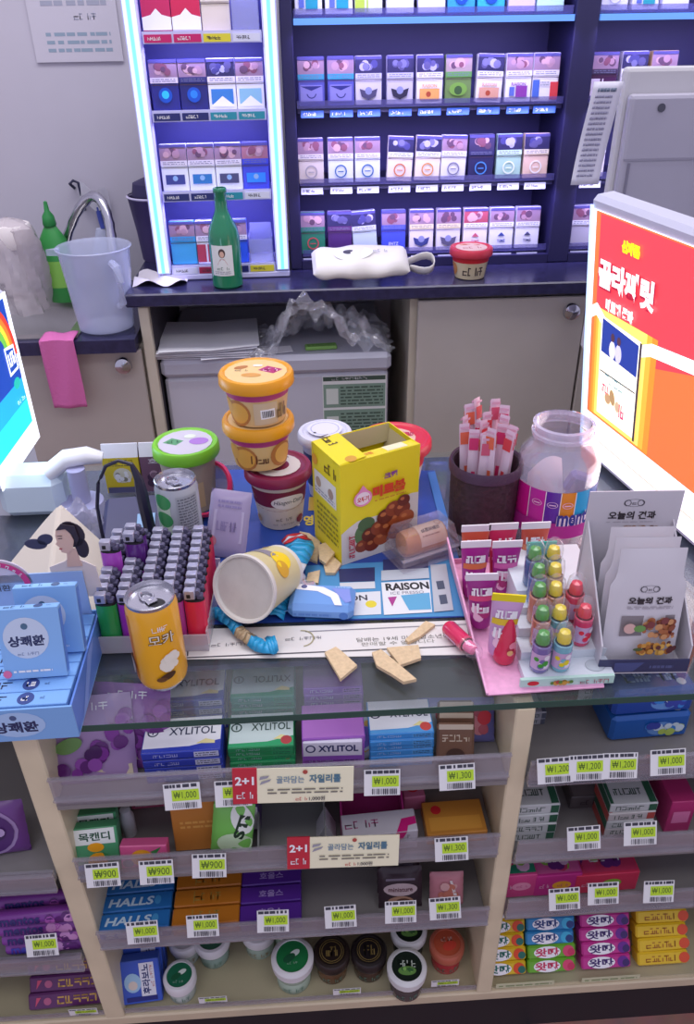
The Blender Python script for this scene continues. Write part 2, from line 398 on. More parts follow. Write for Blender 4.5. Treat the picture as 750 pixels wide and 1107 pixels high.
# pink cloth over the sink edge
c0, c1 = Y(40, 360, 1.045), Y(90, 420, 1.045)
m = MB()
def cloth(u, v):
    x = c0.x + (c1.x-c0.x)*u; s = v*.2
    if s < .05: return (x, 1.094-s, .7695+.002*math.sin(9*u))
    return (x, 1.0445-.003*math.sin(8*u+s*20), .768-(s-.05))
m.grid(cloth, 14, 24, M('#d66fae', .85, bump=.4, nscale=260), thick=0); tag(m.build('dishcloth', solid=.002), 'pink dishcloth hanging over the sink edge', 'cloth')
# dark purple waste bin behind the left case
b = Y(158, 290, 1.32)
m = MB(); m.lathe([(0, 0), (.045, 0), (.05, .06), (.06, .135), (.063, .138), (.06, .14)], M('#3d3163', .5), 24, mats=[M('#3d3163', .5)]*3+[M('#cfc9e6')]*2)
m.lathe([(.05, .14), (.045, .165), (.02, .175), (0, .176)], M('#2b2550', .6), 24)
tag(m.build('pen_tub', loc=(-.325, 1.36, .85)), 'dark purple tub with white rim behind the glowing left case', 'tub')
m = MB(); m.grid(lambda u, v: (-.355+.11*u, 1.12+.09*v+.004*math.sin(7*u), .8515+.012*math.sin(5*u+4*v)**2), 12, 8, M('#dcd6dc', .7), thick=.0006)
tag(m.build('tissue'), 'crumpled white tissue at left end of the worktop', 'tissue')

# ---------------------------------------------------------------- freezer
t = thing('freezer', 'white chest freezer below the dark back worktop', 'freezer', (-.07, 1.28, 0))
FZ = M('#c4c5d2', .35); FG = M('#a9aab8', .4)
m = MB(); m.box(-.243, .250, -.18, .17, .03, .655, FZ, .008); m.box(-.23, .24, -.165, .16, 0, .03, GAP); m.build('body', t)
m = MB(); m.box(-.247, .256, -.19, .175, .657, .700, M('#b4b5c4', .35), .01); m.build('lid', t)
m = MB(); L0, L1 = .103, .246; m.box(L0, L1, -.182, -.1802, .50, .648, M('#dfe3e2')); a = plane(m, (L0, -.182, .50), (1, 0, 0), (0, 0, 1)); g1 = M('#7f9a8c'); g2 = M('#43584e')
a.rect(.002, .136, .141, .146, g2); a.rect(.002, .072, .141, .128, g1); a.rect(.002, .004, .141, .066, g1); a.rect(.008, .08, .035, .118, M('#cfd8d2')); a.rect(.008, .014, .035, .05, M('#cfd8d2'))
a.lines(.04, .076, .136, .124, 6, g2); a.lines(.04, .01, .136, .06, 6, g2); a.scrawl(.06, .141, .08, .006, W, 8); m.build('energy_label', t)

def paper(name, label, cen, wd, dp, rz, z, curl=.01, col='#dfe0ea', print_=None, seed=1, group=None, th=.0006):
    m = MB(); rr = random.Random(seed); p = rr.uniform(0, 6)
    def zz(x, y): return curl*(.5+.5*math.sin(p+2.2*x/wd+1.3*y/dp))*abs(x/wd)
    fn = lambda u, v: ((u-.5)*wd, (v-.5)*dp, zz((u-.5)*wd, (v-.5)*dp)+th)
    m.grid(fn, 12, 8, M(col, .7), thick=th)
    if print_: print_(Art(m, lambda x, y, l: Vector((x, y, zz(x, y)+th+.0006+l))))
    return tag(m.build(name, loc=(cen[0], cen[1], z), rot=(0, 0, R(rz))), label, 'paper', group)
for i in range(5):
    q = Z(214, 356, .72)
    paper('paper_sheet', '%s white sheet in the stack of papers on the freezer' % ORD[4-i], (-.225+.003*i, 1.185-.002*i), .215, .19, -2+1.5*i, .7012+.005*i, .012 if i > 2 else .002, '#f2f2fa', seed=4, group='papers stacked on the freezer')
paper('delivery_slip', 'long white slip with a line of print at the freezer front', (-.13, 1.115), .2, .04, 9, .7015, .002, '#e6e6ee', lambda a: a.scrawl(-.01, 0, .05, .006, INK, 7), 3)
paper('flyer', 'loose grey printed paper at the left corner of the freezer lid', (-.26, 1.11), .07, .035, -4, .7015, .002, '#bfc1cf', lambda a: a.lines(-.03, -.012, .03, .012, 4, GRY), 5)
m = MB(); m.box(-.035, .035, -.012, .012, 0, .008, M('#7fae5c'), .002); a = faces(m, .07, .024, .008)['top']; a.lines(-.03, -.008, .03, .008, 3, M('#4f7d3d'))
tag(m.build('sponge', loc=(.033, 1.13, .7012), rot=(0, 0, R(4))), 'green scouring pad on the freezer under crumpled plastic', 'sponge')
m = MB()
def crin(u, v):
    x = -.125+.31*u; y = 1.035+.21*v; h = .115*math.exp(-((u-.42)/.2)**2-((v-.16)/.4)**2)+.045*math.exp(-((u-.72)/.25)**2-((v-.5)/.6)**2)
    h += (.014*math.sin(23*u+7*v)+.011*math.sin(31*v-17*u)+.008*math.sin(61*u+29*v))*min(1, 6*u*(1-u))
    z = .714+max(0, h); z = min(z, .812+.003*math.sin(40*u)) if y > 1.055 else z+.012*math.sin(PI*u)
    return (x+.006*math.sin(40*v+9*u), y, z)
m.grid(crin, 46, 26, clear('#d9dce8', .12, .12, 1.8, .8, 90), smooth=False)
tag(m.build('plastic_wrap'), 'crumpled clear plastic wrap heaped on the freezer lid', 'plastic wrap')

# ================================================================ cigarette displays
IND = M('#29264f', .45); IND2 = M('#383466', .5); WLED = M('#bcd0fa', .5, emit=.95); CLED = M('#6fcfee', .5, emit=1.0); WFR = M('#cfcdf2', .35)
def strip_light(t, x, w, z0, z1, y):
    m = MB(); m.box(x, x+w, y, y+.03, z0, z1, WFR, .002); m.box(x+.003, x+w-.003, y-.0025, y, z0+.004, z1-.004, WLED)
    m.box(x+w*.36, x+w*.60, y-.0034, y-.0026, z0+.004, z1-.004, CLED); m.build('light_strip', t)
def price_label(m, x, z, col, y, w=.046, txt='4.500'):
    m.box(x-w/2, x+w/2, y-.001, y, z-.0065, z+.0065, col)
    a = plane(m, (x, y-.001, z), (1, 0, 0), (0, 0, 1)); a.scrawl(-.006, 0, .026, .0055, W if col in (BLU, NV, TL, CRM) else INK, 5, int(x*9999), .2)
BLU = M('#2f63c0', .4); NV = M('#262c6e', .4); TL = M('#2b93a8', .4); CRM = M('#c8206a', .4); TWH = M('#dadcf0', .4); TYL = M('#e0d53a', .4); TRD = M('#b32a52')

def pack_mesh(tone, band, body, motif, mc, name, seed=0):
    """cigarette pack, .055 x .022 x .088: warning photograph above, brand face below"""
    m = MB(); B = M(body, .35); w, d, h = .0525, .022, .087
    m.box(-w/2, w/2, -d/2, d/2, 0, h, B, .0012); f = faces(m, w, d, h); a = f['front']
    tp = M(tone, .4); dk = M('#4a3240', .4)
    a.rect(-.0262, .012, .0262, .0425, tp)
    cols = [M(c) for c in (('#a98490', '#5f4258', '#c09a9c', '#7f4a5c') if tone != '#2e2a52' else ('#6f6c94', '#43407a', '#a9a6c6', '#55507c'))]
    a.blobs(-.022, .014, .022, .04, cols, 9, .008, seed)
    a.rect(-.0262, .037, .0262, .0428, M('#4c4780')); a.rect(-.0262, .0035, .0262, .013, M(band)); a.lines(-.022, .005, .022, .0115, 2, M('#6d6f86') if band != body else M(mc), .4, seed)
    a.rect(-.0262, -.0005, .0262, .0006, dk)
    c = M(mc)
    if motif == 'ring': a.ring(0, -.021, .0115, .0026, c); a.rect(-.006, -.0225, .006, -.0205, c)
    elif motif == 'window': a.rect(-.019, -.031, .019, -.013, c); a.disc(0, -.02, .005, M('#8fb6e0'))
    elif motif == 'peak': a.rect(-.021, -.034, .021, -.008, c); a.poly([(-.024, -.038), (0, -.02), (.024, -.038)], W)
    elif motif == 'glow': a.disc(0, -.017, .013, M('#1450b8')); a.disc(0, -.016, .007, c)
    elif motif == 'crown': a.rect(-.0262, -.02, .0262, .042, c); a.poly([(-.0262, -.04), (-.0262, -.02), (-.01, -.016), (0, -.006), (.01, -.016), (.0262, -.02), (.0262, -.04)], W)
    elif motif == 'crest': a.poly([(-.018, -.014), (0, -.02), (.018, -.014), (.014, -.028), (0, -.034), (-.014, -.028)], c); a.disc(0, -.018, .007, M('#8b8fb8'))
    elif motif == 'face': a.rect(-.022, -.036, .022, -.006, M('#8a86c8')); a.ring(0, -.02, .009, .002, c, a0=190, a1=350); a.poly([(-.022, -.008), (0, -.016), (.022, -.008)], c)
    elif motif == 'box': a.rect(-.02, -.036, .02, -.016, c); a.disc(-.002, -.026, .005, M('#b04a30'))
    elif motif == 'flag': a.rect(-.026, -.036, -.012, -.004, M('#4a6cc4')); a.rect(.010, -.04, .026, -.008, M('#d84048')); a.lines(-.01, -.016, .008, -.006, 2, GRY)
    elif motif == 'squares': a.rect(-.018, -.032, -.008, -.016, M('#5c6fc0')); a.rect(-.005, -.034, .018, -.014, c)
    elif motif == 'leaf': a.disc(0, -.018, .018, M('#77a646'), .012); a.disc(0, -.02, .008, c)
    elif motif == 'time': a.poly([(-.008, -.016), (0, -.008), (.008, -.016)], c)
    elif motif == 'stripe': a.rect(-.026, -.04, -.008, -.004, c); a.rect(-.004, -.04, -.001, -.004, c)
    if name: a.text(name, 0, -.011 if motif in ('box', 'squares', 'ring0') else (-.026 if motif in ('time', 'plain') else -.037), .0062, c if motif != 'crown' else INK, w=None, bold=.02)
    f['top'].rect(-.025, -.009, .025, .009, M('#8f8cab'))
    return m
def put_pack(x, y, z, spec, label, group, rz=0, seed=0, tilt=0):
    return tag(pack_mesh(*spec, seed=seed).build('cigarette_pack', loc=(x, y, z), rot=(R(-4), R(tilt), R(rz))), label, 'cigarette pack', group)
PK = '#94788a'; DK = '#2e2a52'; WB = '#e4e4f2'; BD = '#d9d6dc'

# --- main case: three bays
t = thing('cigarette_case', 'wide dark indigo cigarette case with rows of packs on the back worktop', 'display case', (0, 1.25, .851))
m = MB(); m.box(-.025, 1.02, .15, .165, 0, .6, IND2); m.build('back_panel', t)
for x0, x1 in ((-.024, .0), (.545, .592), (.985, 1.02)):
    m = MB(); m.box(x0, x1, -.03, .149, 0, .6, IND, .002); m.build('side_panel', t)
m = MB(); m.box(.0, .545, -.03, .149, .0, .018, IND); m.box(.592, .985, -.03, .149, 0, .018, IND); m.build('plinth', t)
m = MB(); m.box(-.025, 1.02, -.03, .165, .6, .62, IND); m.build('top_panel', t)
ROWZ = [.8765, 1.0225, 1.1685, 1.3245]
bays = [(.002, .543), (.594, .983)]
LAB = {0: TWH, 1: TWH, 2: BLU}
mainx = {2: [336, 368, 398, 432, 464, 495, 528, 560, 589], 1: [336, 368, 397, 431, 461, 489, 519, 549, 578], 0: [338, 367, 395, 425, 455, 484, 513, 541, 569]}
mainx[3] = [333, 366, 398, 432, 466, 498, 530, 563, 594]
rowy = {3: 3, 2: 84, 1: 174, 0: 250}
for r, z in enumerate(ROWZ):
    zz = z-.851
    for b0, b1 in bays:
        m = MB(); m.box(b0, b1, -.014, .148, zz-.011, zz-.001, IND, .001); s = m.build('shelf', t)
        if r == 3:
            m = MB(); m.box(b0, b1, -.03, -.015, zz-.014, zz-.003, M('#5a8ad8', .4, emit=.75)); m.build('light_bar', s)
        m = MB(); m.box(b0, b1, -.018, -.0155, zz-.001 if r < 3 else zz-.002, zz+.012, clear('#6e6ab0', .35, .1, .8)); m.build('shelf_lip', s)
        if r < 3:
            xs = [Y(px, rowy[r], 1.25).x for px in mainx[r]] if b0 < .1 else [.622, .682, .74, .8]
            for x in xs:
                m = MB(); price_label(m, x, zz-.0115, LAB[r], -.019, txt=random.choice(['ESSE 1', '4.500', 'ONE 4.5', '4.500'])); m.build('price_tag', s)
for z in (1.01, 1.156, 1.302, 1.44):
    for x0, x1 in bays: area('case_led', ((x0+x1)/2, 1.20, z), (x1-x0-.02, .012), .55 if x0 < .1 else .36, (.50, .45, 1.0), (R(42), 0, 0), 120)
S = {
 2: [(PK, '#2f93b0', '#5a5cb4', 'face', '#2a2c78', '', 'violet pack with teal band'), (PK, '#2f93b0', '#5a5cb4', 'face', '#2a2c78', '', 'violet pack with teal band'),
     (DK, '#b9b7c8', '#cfc9d8', 'crest', '#4b4668', '', 'grey white pack with dark crest'), (DK, '#b9b7c8', '#c6c0d4', 'crest', '#2e2a44', '', 'grey white pack with black crest'),
     (DK, '#dcd8de', '#e6e2e8', 'box', '#e8a860', 'RAISON', 'white pack with orange square'), ('#a08c8a', '#5f9a4e', '#6f8c50', 'leaf', '#3c5c34', '', 'green pack with leaf shapes'),
     (DK, '#dcd8de', '#e8e2e6', 'box', '#d8a088', 'RAISON', 'white pack with peach square'), (PK, '#dcd8de', '#eae8f2', 'squares', '#8a3c9c', 'RAISON', 'white pack with blue and purple squares'),
     (PK, '#dcd8de', '#ece8ee', 'flag', '#3c4468', '', 'white pack with blue and red blocks')],
 1: [(PK, '#d8cfc8', '#dccfc6', 'ring', '#a9a2a8', '', 'cream pack with pale grey ring'), (PK, '#d9d6dc', '#dde3ec', 'ring', '#31649c', '', 'white pack with blue ring'),
     (PK, '#d9d6dc', '#dde3ec', 'ring', '#31649c', '', 'white pack with blue ring'), (DK, '#dcdce0', '#e8dcd6', 'ring', '#d07a4c', '', 'white pack with red orange ring'),
     (DK, '#dcdce0', '#e8dcd4', 'ring', '#d99350', '', 'white pack with amber ring'), (PK, '#dcdce0', '#dddce4', 'ring', '#7d7c92', '', 'white pack with grey ring'),
     ('#3c3458', '#2c2a58', '#2c2a56', 'ring', '#4a86cc', '', 'navy pack with blue ring'), (DK, '#bcd8cc', '#a9cdbc', 'ring', '#e9f2ee', '', 'mint green pack with white ring'),
     (DK, '#ded2b8', '#e2c2ae', 'ring', '#f0ece8', '', 'peach pack with white ring')],
 0: [(PK, '#2f8068', '#2c7a5c', 'ring', '#c04a50', '', 'dark green pack'), (DK, '#5b2f66', '#4c2a66', 'plain', '#8a5fa0', '', 'dark purple pack'),
     (DK, '#c8ccd2', '#b9c8cc', 'plain', '#98a6ae', '', 'pale grey pack'), (PK, '#4a55b8', '#4452c0', 'plain', '#c8ccf4', 'ENTZ', 'bright blue pack'),
     (PK, '#e0d0a0', '#ded6da', 'crest', '#39407c', '', 'cream pack with navy crest'), (PK, '#e0d0a0', '#d9d4d6', 'crest', '#5a5670', '', 'cream pack with grey crest'),
     ('#a84a5a', '#dcdce0', '#e4dce0', 'time', '#c05a6a', 'TIME', 'white pack with red peak'), (PK, '#dcdce0', '#e0e0ea', 'time', '#3a4a90', 'TIME', 'white pack with blue peak'),
     (PK, '#dcdce0', '#e0e0ea', 'time', '#4a4a6e', 'TIME', 'white pack with grey peak')],
 3: [(WB, WB, WB, 'squares', '#1f9ab0', '', 'white pack with teal patches'), (WB, WB, WB, 'squares', '#1f9ab0', '', 'white pack with teal patches'), (WB, WB, '#e6eed0', 'stripe', '#b7d24a', '', 'white pack with lime stripe'),
     (WB, WB, WB, 'plain', '#9c9cb0', '', 'plain white pack'), (WB, WB, WB, 'time', '#9cc0e0', '', 'white pack with pale blue peak'), (WB, '#54c4e8', '#3aa2e0', 'glow', '#7fe8c8', '', 'bright cyan blue pack'),
     ('#54c4e8', '#54c4e8', '#38b4e4', 'glow', '#9ff0e0', '', 'bright aqua pack'), (WB, WB, '#d8c8ec', 'time', '#8a5cc0', '', 'lilac white pack'), (WB, '#a8e0dc', '#c4ecec', 'time', '#3cb4a8', '', 'pale mint pack')]}
ROWN = {3: 'brightly lit top row', 2: 'second row', 1: 'third row', 0: 'bottom row'}
tl = {(1, 3): 3, (1, 4): 3, (1, 5): 2, (0, 2): -4, (2, 6): 2}
for r in (3, 2, 1, 0):
    for i, sp in enumerate(S[r]):
        x = Y(mainx[r][i], rowy[r], 1.25).x
        ob = put_pack(x, 1.252, ROWZ[r]+.0012, sp[:6], '%s, %s, %s, main case' % (sp[6], NTH[i], ROWN[r]), 'packs in the main cigarette case', seed=r*9+i, tilt=tl.get((r, i), 0))
for r, i, px, py, sp, nm in ((2, 0, 650, 64, (PK, '#3a2a48', '#4a1f4c', 'stripe', '#d6c8d8', ''), 'dark plum pack'), (2, 1, 673, 64, (DK, '#e4e0e4', '#e6e2ee', 'crest', '#8c8aa0', ''), 'white pack'),
                             (2, 2, 704, 64, (PK, '#b08a5c', '#b8986c', 'ring', '#e0c890', ''), 'tan pack'), (1, 0, 625, 175, (PK, '#dcdce0', '#ece4ea', 'stripe', '#c83c4a', ''), 'white pack with red stripes'),
                             (0, 0, 617, 250, (PK, '#dcdce0', '#b8b4c0', 'plain', '#8c8898', ''), 'white and grey pack'),
                             (3, 0, 651, 3, (WB, WB, WB, 'ring', '#b8b8cc', ''), 'white pack with a pale ring'), (3, 1, 684, 3, (WB, WB, WB, 'squares', '#2aa0a8', ''), 'white pack with teal marks'), (3, 2, 716, 3, (WB, WB, WB, 'time', '#2aa0a8', ''), 'white pack with a teal peak')):
    put_pack(.625+.0605*i, 1.252, ROWZ[r]+.0012, sp, '%s, %s, %s, narrow right bay' % (nm, NTH[i], ROWN[r]), 'packs in the right bay of the main case', seed=50+r*3+i)

# --- lit case on the left
t = thing('lit_cigarette_case', 'narrow white cigarette case with glowing cyan side strips, left of the bottle', 'display case', (-.165, 1.175, .851), (0, 0, R(1.5)))
m = MB(); m.box(-.135, .125, .1, .112, .0, .6, M('#4c4a92', .5)); m.build('back_panel', t)
m = MB(); m.box(-.142, .137, -.012, .112, 0, .012, WFR, .002); m.build('base', t)
m = MB(); m.box(-.142, .137, -.012, .112, .6, .615, WFR, .002); m.build('top_panel', t)
for x in (-.142, .109): strip_light(t, x, .028, .013, .6, -.012)
for x in (-.141, .133):
    m = MB(); m.box(x, x+.004, .019, .112, .013, .599, WFR); m.build('side_panel', t)
LZ = [.027, .174, .32, .438]; LZ[3] = 1.298-.851+.003
ltags = [[TWH, TRD, NV, TYL], [NV, NV, TL, TWH], [NV, NV, TL, TL], [CRM, CRM, TYL, TWH]]
lx = [-.083, -.029, .025, .079]
for r in range(4):
    m = MB(); m.box(-.111, .107, -.008, .099, LZ[r]-.011, LZ[r]-.001, WFR, .001); m.box(-.111, .107, -.0105, -.0082, LZ[r]-.016, LZ[r]+.004, M('#c9c9f0', .3)); s = m.build('shelf', t)
    for i in range(4):
        m = MB(); price_label(m, lx[i], LZ[r]-.0075, ltags[r][i], -.0108, w=.05, txt='4.500'); m.build('price_tag', s)
for z, p in ((.155, .34), (.30, .3), (.43, .3), (.58, .3)):
    l = area('case_led', (0, .0, z), (.2, .012), p, (.48, .46, 1.0), (R(18), 0, 0)); l.parent = t
LS = {
 3: [(PK, '#c8306c', '#c8306c', 'crown', '#c02458', '', 'crimson and white crown pack'), ('#c02458', '#c02458', '#e8e0ea', 'crown', '#c8204c', '', 'white edged crimson crown pack'), ('#d8ccb8', '#ddd2c0', '#dcd0c0', 'plain', '#c4b49c', '', 'cream pack')],
 2: [(PK, '#d8cdd8', '#2a2c7c', 'glow', '#30c8f0', '', 'navy pack with bright cyan glow'), (PK, '#2a2a68', '#26286c', 'glow', '#2884d8', '', 'navy pack with dim blue glow'),
     (DK, '#e4dce4', '#f0f0fa', 'peak', '#3a80c4', '', 'white pack with deep blue peak window'), (PK, '#e4dce4', '#f0f0fa', 'peak', '#8cc0d4', '', 'white pack with pale blue peak window')],
 1: [(PK, '#dcd6dc', '#e8ecf4', 'window', '#3a4488', '', 'white pack with navy window'), (PK, '#dcd6dc', '#e8ecf4', 'window', '#2f78b8', '', 'white pack with blue window'),
     (PK, '#dcd6dc', '#e8ecf4', 'window', '#4a4c70', '', 'white pack with charcoal window'), ('#a06a78', '#3c48c0', '#4450d0', 'window', '#2f8cf0', '', 'blue pack')],
 0: [(PK, '#2f96c8', '#3fa0d0', 'plain', '#8fd0ec', '', 'turquoise pack'), (PK, '#dcd6dc', '#eceaf4', 'stripe', '#b03850', '', 'white pack with red edge'), (PK, '#dcd6dc', '#2c58d0', 'glow', '#50a0f0', '', 'white and royal blue pack')]}
for r, L in LS.items():
    for i, sp in enumerate(L):
        o = put_pack(lx[i], .016, LZ[r]+.0012, sp[:6], '%s, %s, %s, glowing left case' % (sp[6], NTH[i], ROWN[r]), 'packs in the glowing left case', seed=80+r*4+i)
        o.location = t.location + Matrix.Rotation(R(1.5), 3, 'Z') @ Vector((lx[i], .016, LZ[r]+.0012)); o.rotation_euler.z = R(1.5)
for r, nm in ((3, 'top row'), (0, 'bottom row')):
    m = MB()
    for s_ in (-1, 1): m.box(s_*.024-.001, s_*.024+.001, -.01, .06, .0, .055, clear('#c8ccf4', .3, .1))
    m.box(-.024, .024, -.0115, -.0095, 0, .05, clear('#c8ccf4', .25, .1)); m.box(-.023, .023, .055, .058, .0, .07, clear('#c8ccf4', .3, .1)); m.box(-.023, .023, -.009, .055, 0, .003, clear('#e8ecff', .5, .1))
    tag(m.build('pack_holder', loc=t.location + Matrix.Rotation(R(1.5), 3, 'Z') @ Vector((lx[3], .006, LZ[r]+.0012)), rot=(0, 0, R(1.5))), 'empty clear pack holder at right end of the %s, glowing left case' % nm, 'pack holder', 'empty pack holders')

# ================================================================ things on the back worktop
bp = Y(246, 304, 1.11)
t = thing('soju_bottle', 'green glass bottle with a white label in front of the glowing case', 'bottle', (bp.x, 1.115, .8505), (0, 0, R(-8)))
GB = M('#1f7a55', .12, coat=.4); prof = [(0, 0), (.028, 0), (.0315, .004), (.0318, .098), (.029, .115), (.016, .142), (.0125, .152), (.0122, .182), (.0135, .184), (.0135, .19), (.012, .192), (.009, .192), (.009, .17)]
m = MB(); m.lathe(prof, GB, 30); a = wrap(m, lambda z: .0318); a.rect(-.024, .028, .022, .088, M('#dfe2e0'), 8)
a.disc(0, .073, .007, M('#4a3436'), .009); a.disc(0, .071, .0045, M('#d8b09c'), .006); a.poly([(-.011, .05), (-.004, .062), (.004, .062), (.011, .05)], M('#c8a0a0')); a.scrawl(0, .043, .026, .006, M('#35684f'), 3); a.lines(-.018, .031, .016, .038, 2, GRY)
m.build('bottle_body', t)
# wet wipes
t = thing('wet_wipes_packet', 'white wet wipes packet with a curled strap on the back worktop', 'wipes', (.125, 1.128, .868), (R(24), 0, R(2)))
m = MB(); WP = M('#e6e2dc', .4)
def wip(u, v):
    a = 2*PI*v; x = -.105+.2*u; k = max(.0, 1-(2*abs(u-.5))**6); k = k**.38
    e = .045*(1-.25*(2*abs(u-.5))**4); return (x, math.cos(a)*e*(1+.05*math.sin(20*u)), .024+math.sin(a)*.0235*(k*.95+.05)+.0025*math.sin(14*u+6*v)*k)
m.grid(wip, 30, 20, WP); m.build('packet', t)
a_m = MB(); ft = lambda x, y, l: Vector((x, y, .0492+l-8*y*y-.6*x*x)); a = Art(a_m, ft)
a.disc(-.02, 0, .04, M('#f0efec'), .02, rot=4); a.disc(-.03, .003, .012, M('#4a4858'), .007); a.scrawl(.035, .004, .03, .01, M('#9a98a8'), 3); a.disc(-.035, -.033, .008, M('#6b6878'), .004); a_m.build('lid_flap', t)
m = MB(); n = 22; path = [(.085, 0, .02), (.1, .0, .022), (.125, .012, .027), (.148, .012, .026), (.155, -.006, .014), (.14, -.022, .01), (.115, -.02, .012), (.095, -.01, .015)]
vs = []
for x, y, z in path: vs += [(x, y, z-.009), (x, y, z+.009)]
m.add(vs, [(2*i, 2*i+1, 2*i+3, 2*i+2) for i in range(len(path)-1)], WP, True); m.build('strap', t, solid=.0015, sub=1)

def band(rt, rb, h): return lambda z: rb+(rt-rb)*max(0, min(1, z/h))
def cup(name, label, cat, loc, rt, rb, h, body, lid, lh=.014, over=.004, art=None, lidart=None, rot=(0, 0, 0), group=None, dome=0, lidcol=None, open_=False, a0=0., inset='#f4e6c0'):
    t = thing(name, label, cat, loc, rot, group); m = MB(); B = M(body, .4)
    m.lathe([(0, .003), (rb-.003, .003), (rb-.002, 0), (rb, .001)]+[(rb+(rt-rb)*k/6, h*k/6) for k in range(1, 7)], B, 36)
    if art: art(wrap(m, band(rt, rb, h), a0=a0))
    m.build('cup_body', t)
    if lid:
        m = MB(); Lm = M(lid, .35); z = h-.004; q = rt+over
        m.lathe([(rt+.0005, z), (q, z), (q+.0012, z+.002), (q+.0008, z+lh-.003), (q-.001, z+lh), (q-.005, z+lh+.0005), (q-.008, z+lh-.002), (q-.012, z+lh-.002+dome*.4), (0, z+lh-.002+dome)], Lm, 44, mats=[Lm]*7+[M(inset, .4)])
        if lidart: lidart(plane(m, (0, 0, z+lh-.0012+dome), (1, 0, 0), (0, 1, 0)))
        m.build('lid', t)
    return t
def noodle_art(a):
    a.rect(-.09, .035, .09, .045, RED, 24); a.scrawl(0, .018, .045, .018, M('#3c2a30'), 4); a.disc(-.05, .02, .014, M('#c88848')); a.lines(.035, .006, .07, .034, 5, INK)
rp = Y(508, 303, 1.12)
cup('noodle_cup', 'cream noodle cup with a red lid on the back worktop', 'cup', (rp.x, 1.13, .8508), .04, .031, .05, '#d9c9a4', '#d03a4e', .016, .004, noodle_art,
    lambda a: (a.disc(0, 0, .033, M('#e8c8c0')), a.scrawl(0, -.006, .04, .014, M('#c23a44'), 3), a.blobs(-.028, .006, .028, .028, [M('#c8684c'), M('#e0a080')], 6, .007)), inset='#e4bcb4')
# ================================================================ counter with glass top and candy shelves
BE = M('#cdbea0', .5, noise=.08, nscale=12, bump=.05); BE2 = M('#dccfae', .45, noise=.08, nscale=14); GBK = M('#8f8a86', .6); KICK = M('#232028', .5)
FLR = M('#b3ab8c', .4, noise=.05, nscale=10)
t = thing('display_counter', 'beige shop counter with a glass top over narrow candy shelves', 'counter', (0, 0, 0)); CT = t
XL, XR = -.62, .78
m = MB(); m.box(XL, XR, 0, .53, .742, .75, clear('#b4c8c4', .05, .03, .9)); m.box(XL, XR, -.0006, 0, .742, .75, M('#2f5148', .15)); m.build('glass_top', t)
m = MB(); m.box(XL, XR, .085, .53, .734, .7415, M('#34335a', .4, noise=.2, nscale=50), 0); m.build('counter_board', t)
for x0, x1 in ((-.302, -.277), (.194, .214), (.758, .78), (-.62, -.6)):
    m = MB(); m.box(x0, x1, .0, .085, .205, .7412, BE2, .0015); m.box(x0+.001, x1-.001, .085, .23, .205, .7335, BE); m.build('partition', t)
m = MB(); m.box(XL, XR, .23, .25, .0, .7335, M('#a39c94', .5)); m.box(XL, XR, .5, .52, .0, .7335, BE); m.build('back_board', t)
m = MB(); m.box(XL, XR, .0, .229, .185, .204, BE, .002); m.box(XL, XR, .006, .229, .2042, .2065, FLR); m.build('base_board', t)
m = MB(); m.box(XL, XR, .05, .07, .0, .184, KICK); m.build('kick_plate', t)
PRICE = M('#b9dc2c', .5); TAGW = M('#e4e4e4', .5); RAIL = clear('#b4b2bc', .30, .12, 1.5)
def price_tag(par, px, py, txt='1,000', w=.037, h=.028, y=-.0165, tilt=0):
    p = Y(px, py, y); m = MB(); m.X = Matrix.Translation(p) @ Matrix.Rotation(R(tilt), 4, 'Y') @ Matrix.Rotation(R(-24 if h > .02 else 0), 4, 'X')
    m.box(-w/2, w/2, 0, .0006, -h/2, h/2, TAGW); a = plane(m, (0, 0, 0), (1, 0, 0), (0, 0, 1))
    a.lines(-w*.46, h*.32, w*.46, h*.5, 1, INK, .7, int(px)); a.rect(-w*.28, -h*.16, w*.46, h*.26, PRICE); a.text('₩'+txt, w*.08, h*.05, h*.30, M('#3d5a1c'), w=w*.62, bold=0)
    rr = random.Random(int(px))
    for i in range(14): u = -w*.28+i*w*.05; a.rect(u, -h*.44, u+w*rr.choice((.015, .03)), -h*.22, INK)
    m.build('price_tag', par)
def rail(x0, x1, z, tags, h=.034, txt=None):
    m = MB(); pr = [(-.004, -h/2), (-.0055, -h*.2), (-.0055, h*.2), (-.004, h/2)]
    m.box(x0+.001, x1-.001, -.0065, -.005, z-h/2, z+h/2, RAIL, 0); m.box(x0+.001, x1-.001, -.0095, -.0066, z-h/2, z-h/2+.0025, RAIL); m.box(x0+.001, x1-.001, -.0095, -.0066, z+h/2-.002, z+h/2, RAIL)
    r = m.build('price_rail', t)
    for i, q in enumerate(tags): price_tag(r, q[0], q[1], q[2] if len(q) > 2 else '1,000', tilt=(i*37 % 5)-2)
    return r
def shelf(x0, x1, z, d=.215):
    m = MB(); m.box(x0+.0008, x1-.0008, -.0045, d, z-.006, z, clear('#8f8c8c', .82, .15, .8)); m.box(x0+.0008, x1-.0008, -.0045, -.002, z, z+.012, RAIL); m.build('shelf', t)
B1 = (-.277, .194); B2 = (.214, .758); B0 = (-.6, -.302)
SZ = [.640, .515, .378]; SZ2 = [.640, .500, .388]
for z in SZ: shelf(*B1, z)
for z in SZ2: shelf(*B2, z)
for z in (.52, .355): shelf(*B0, z)
rail(*B1, .668, [(197, 861), (252, 858), (413, 846, '1,000'), (494, 840, '1,300')])
rail(*B1, .538, [(111, 946, '900'), (169, 943, '900'), (226, 936, '900'), (488, 918, '1,300')])
rail(*B1, .398, [(154, 1008, '1,000'), (219, 1001, '1,000'), (295, 996), (368, 991), (433, 986, '1,000'), (481, 982, '1,300')])
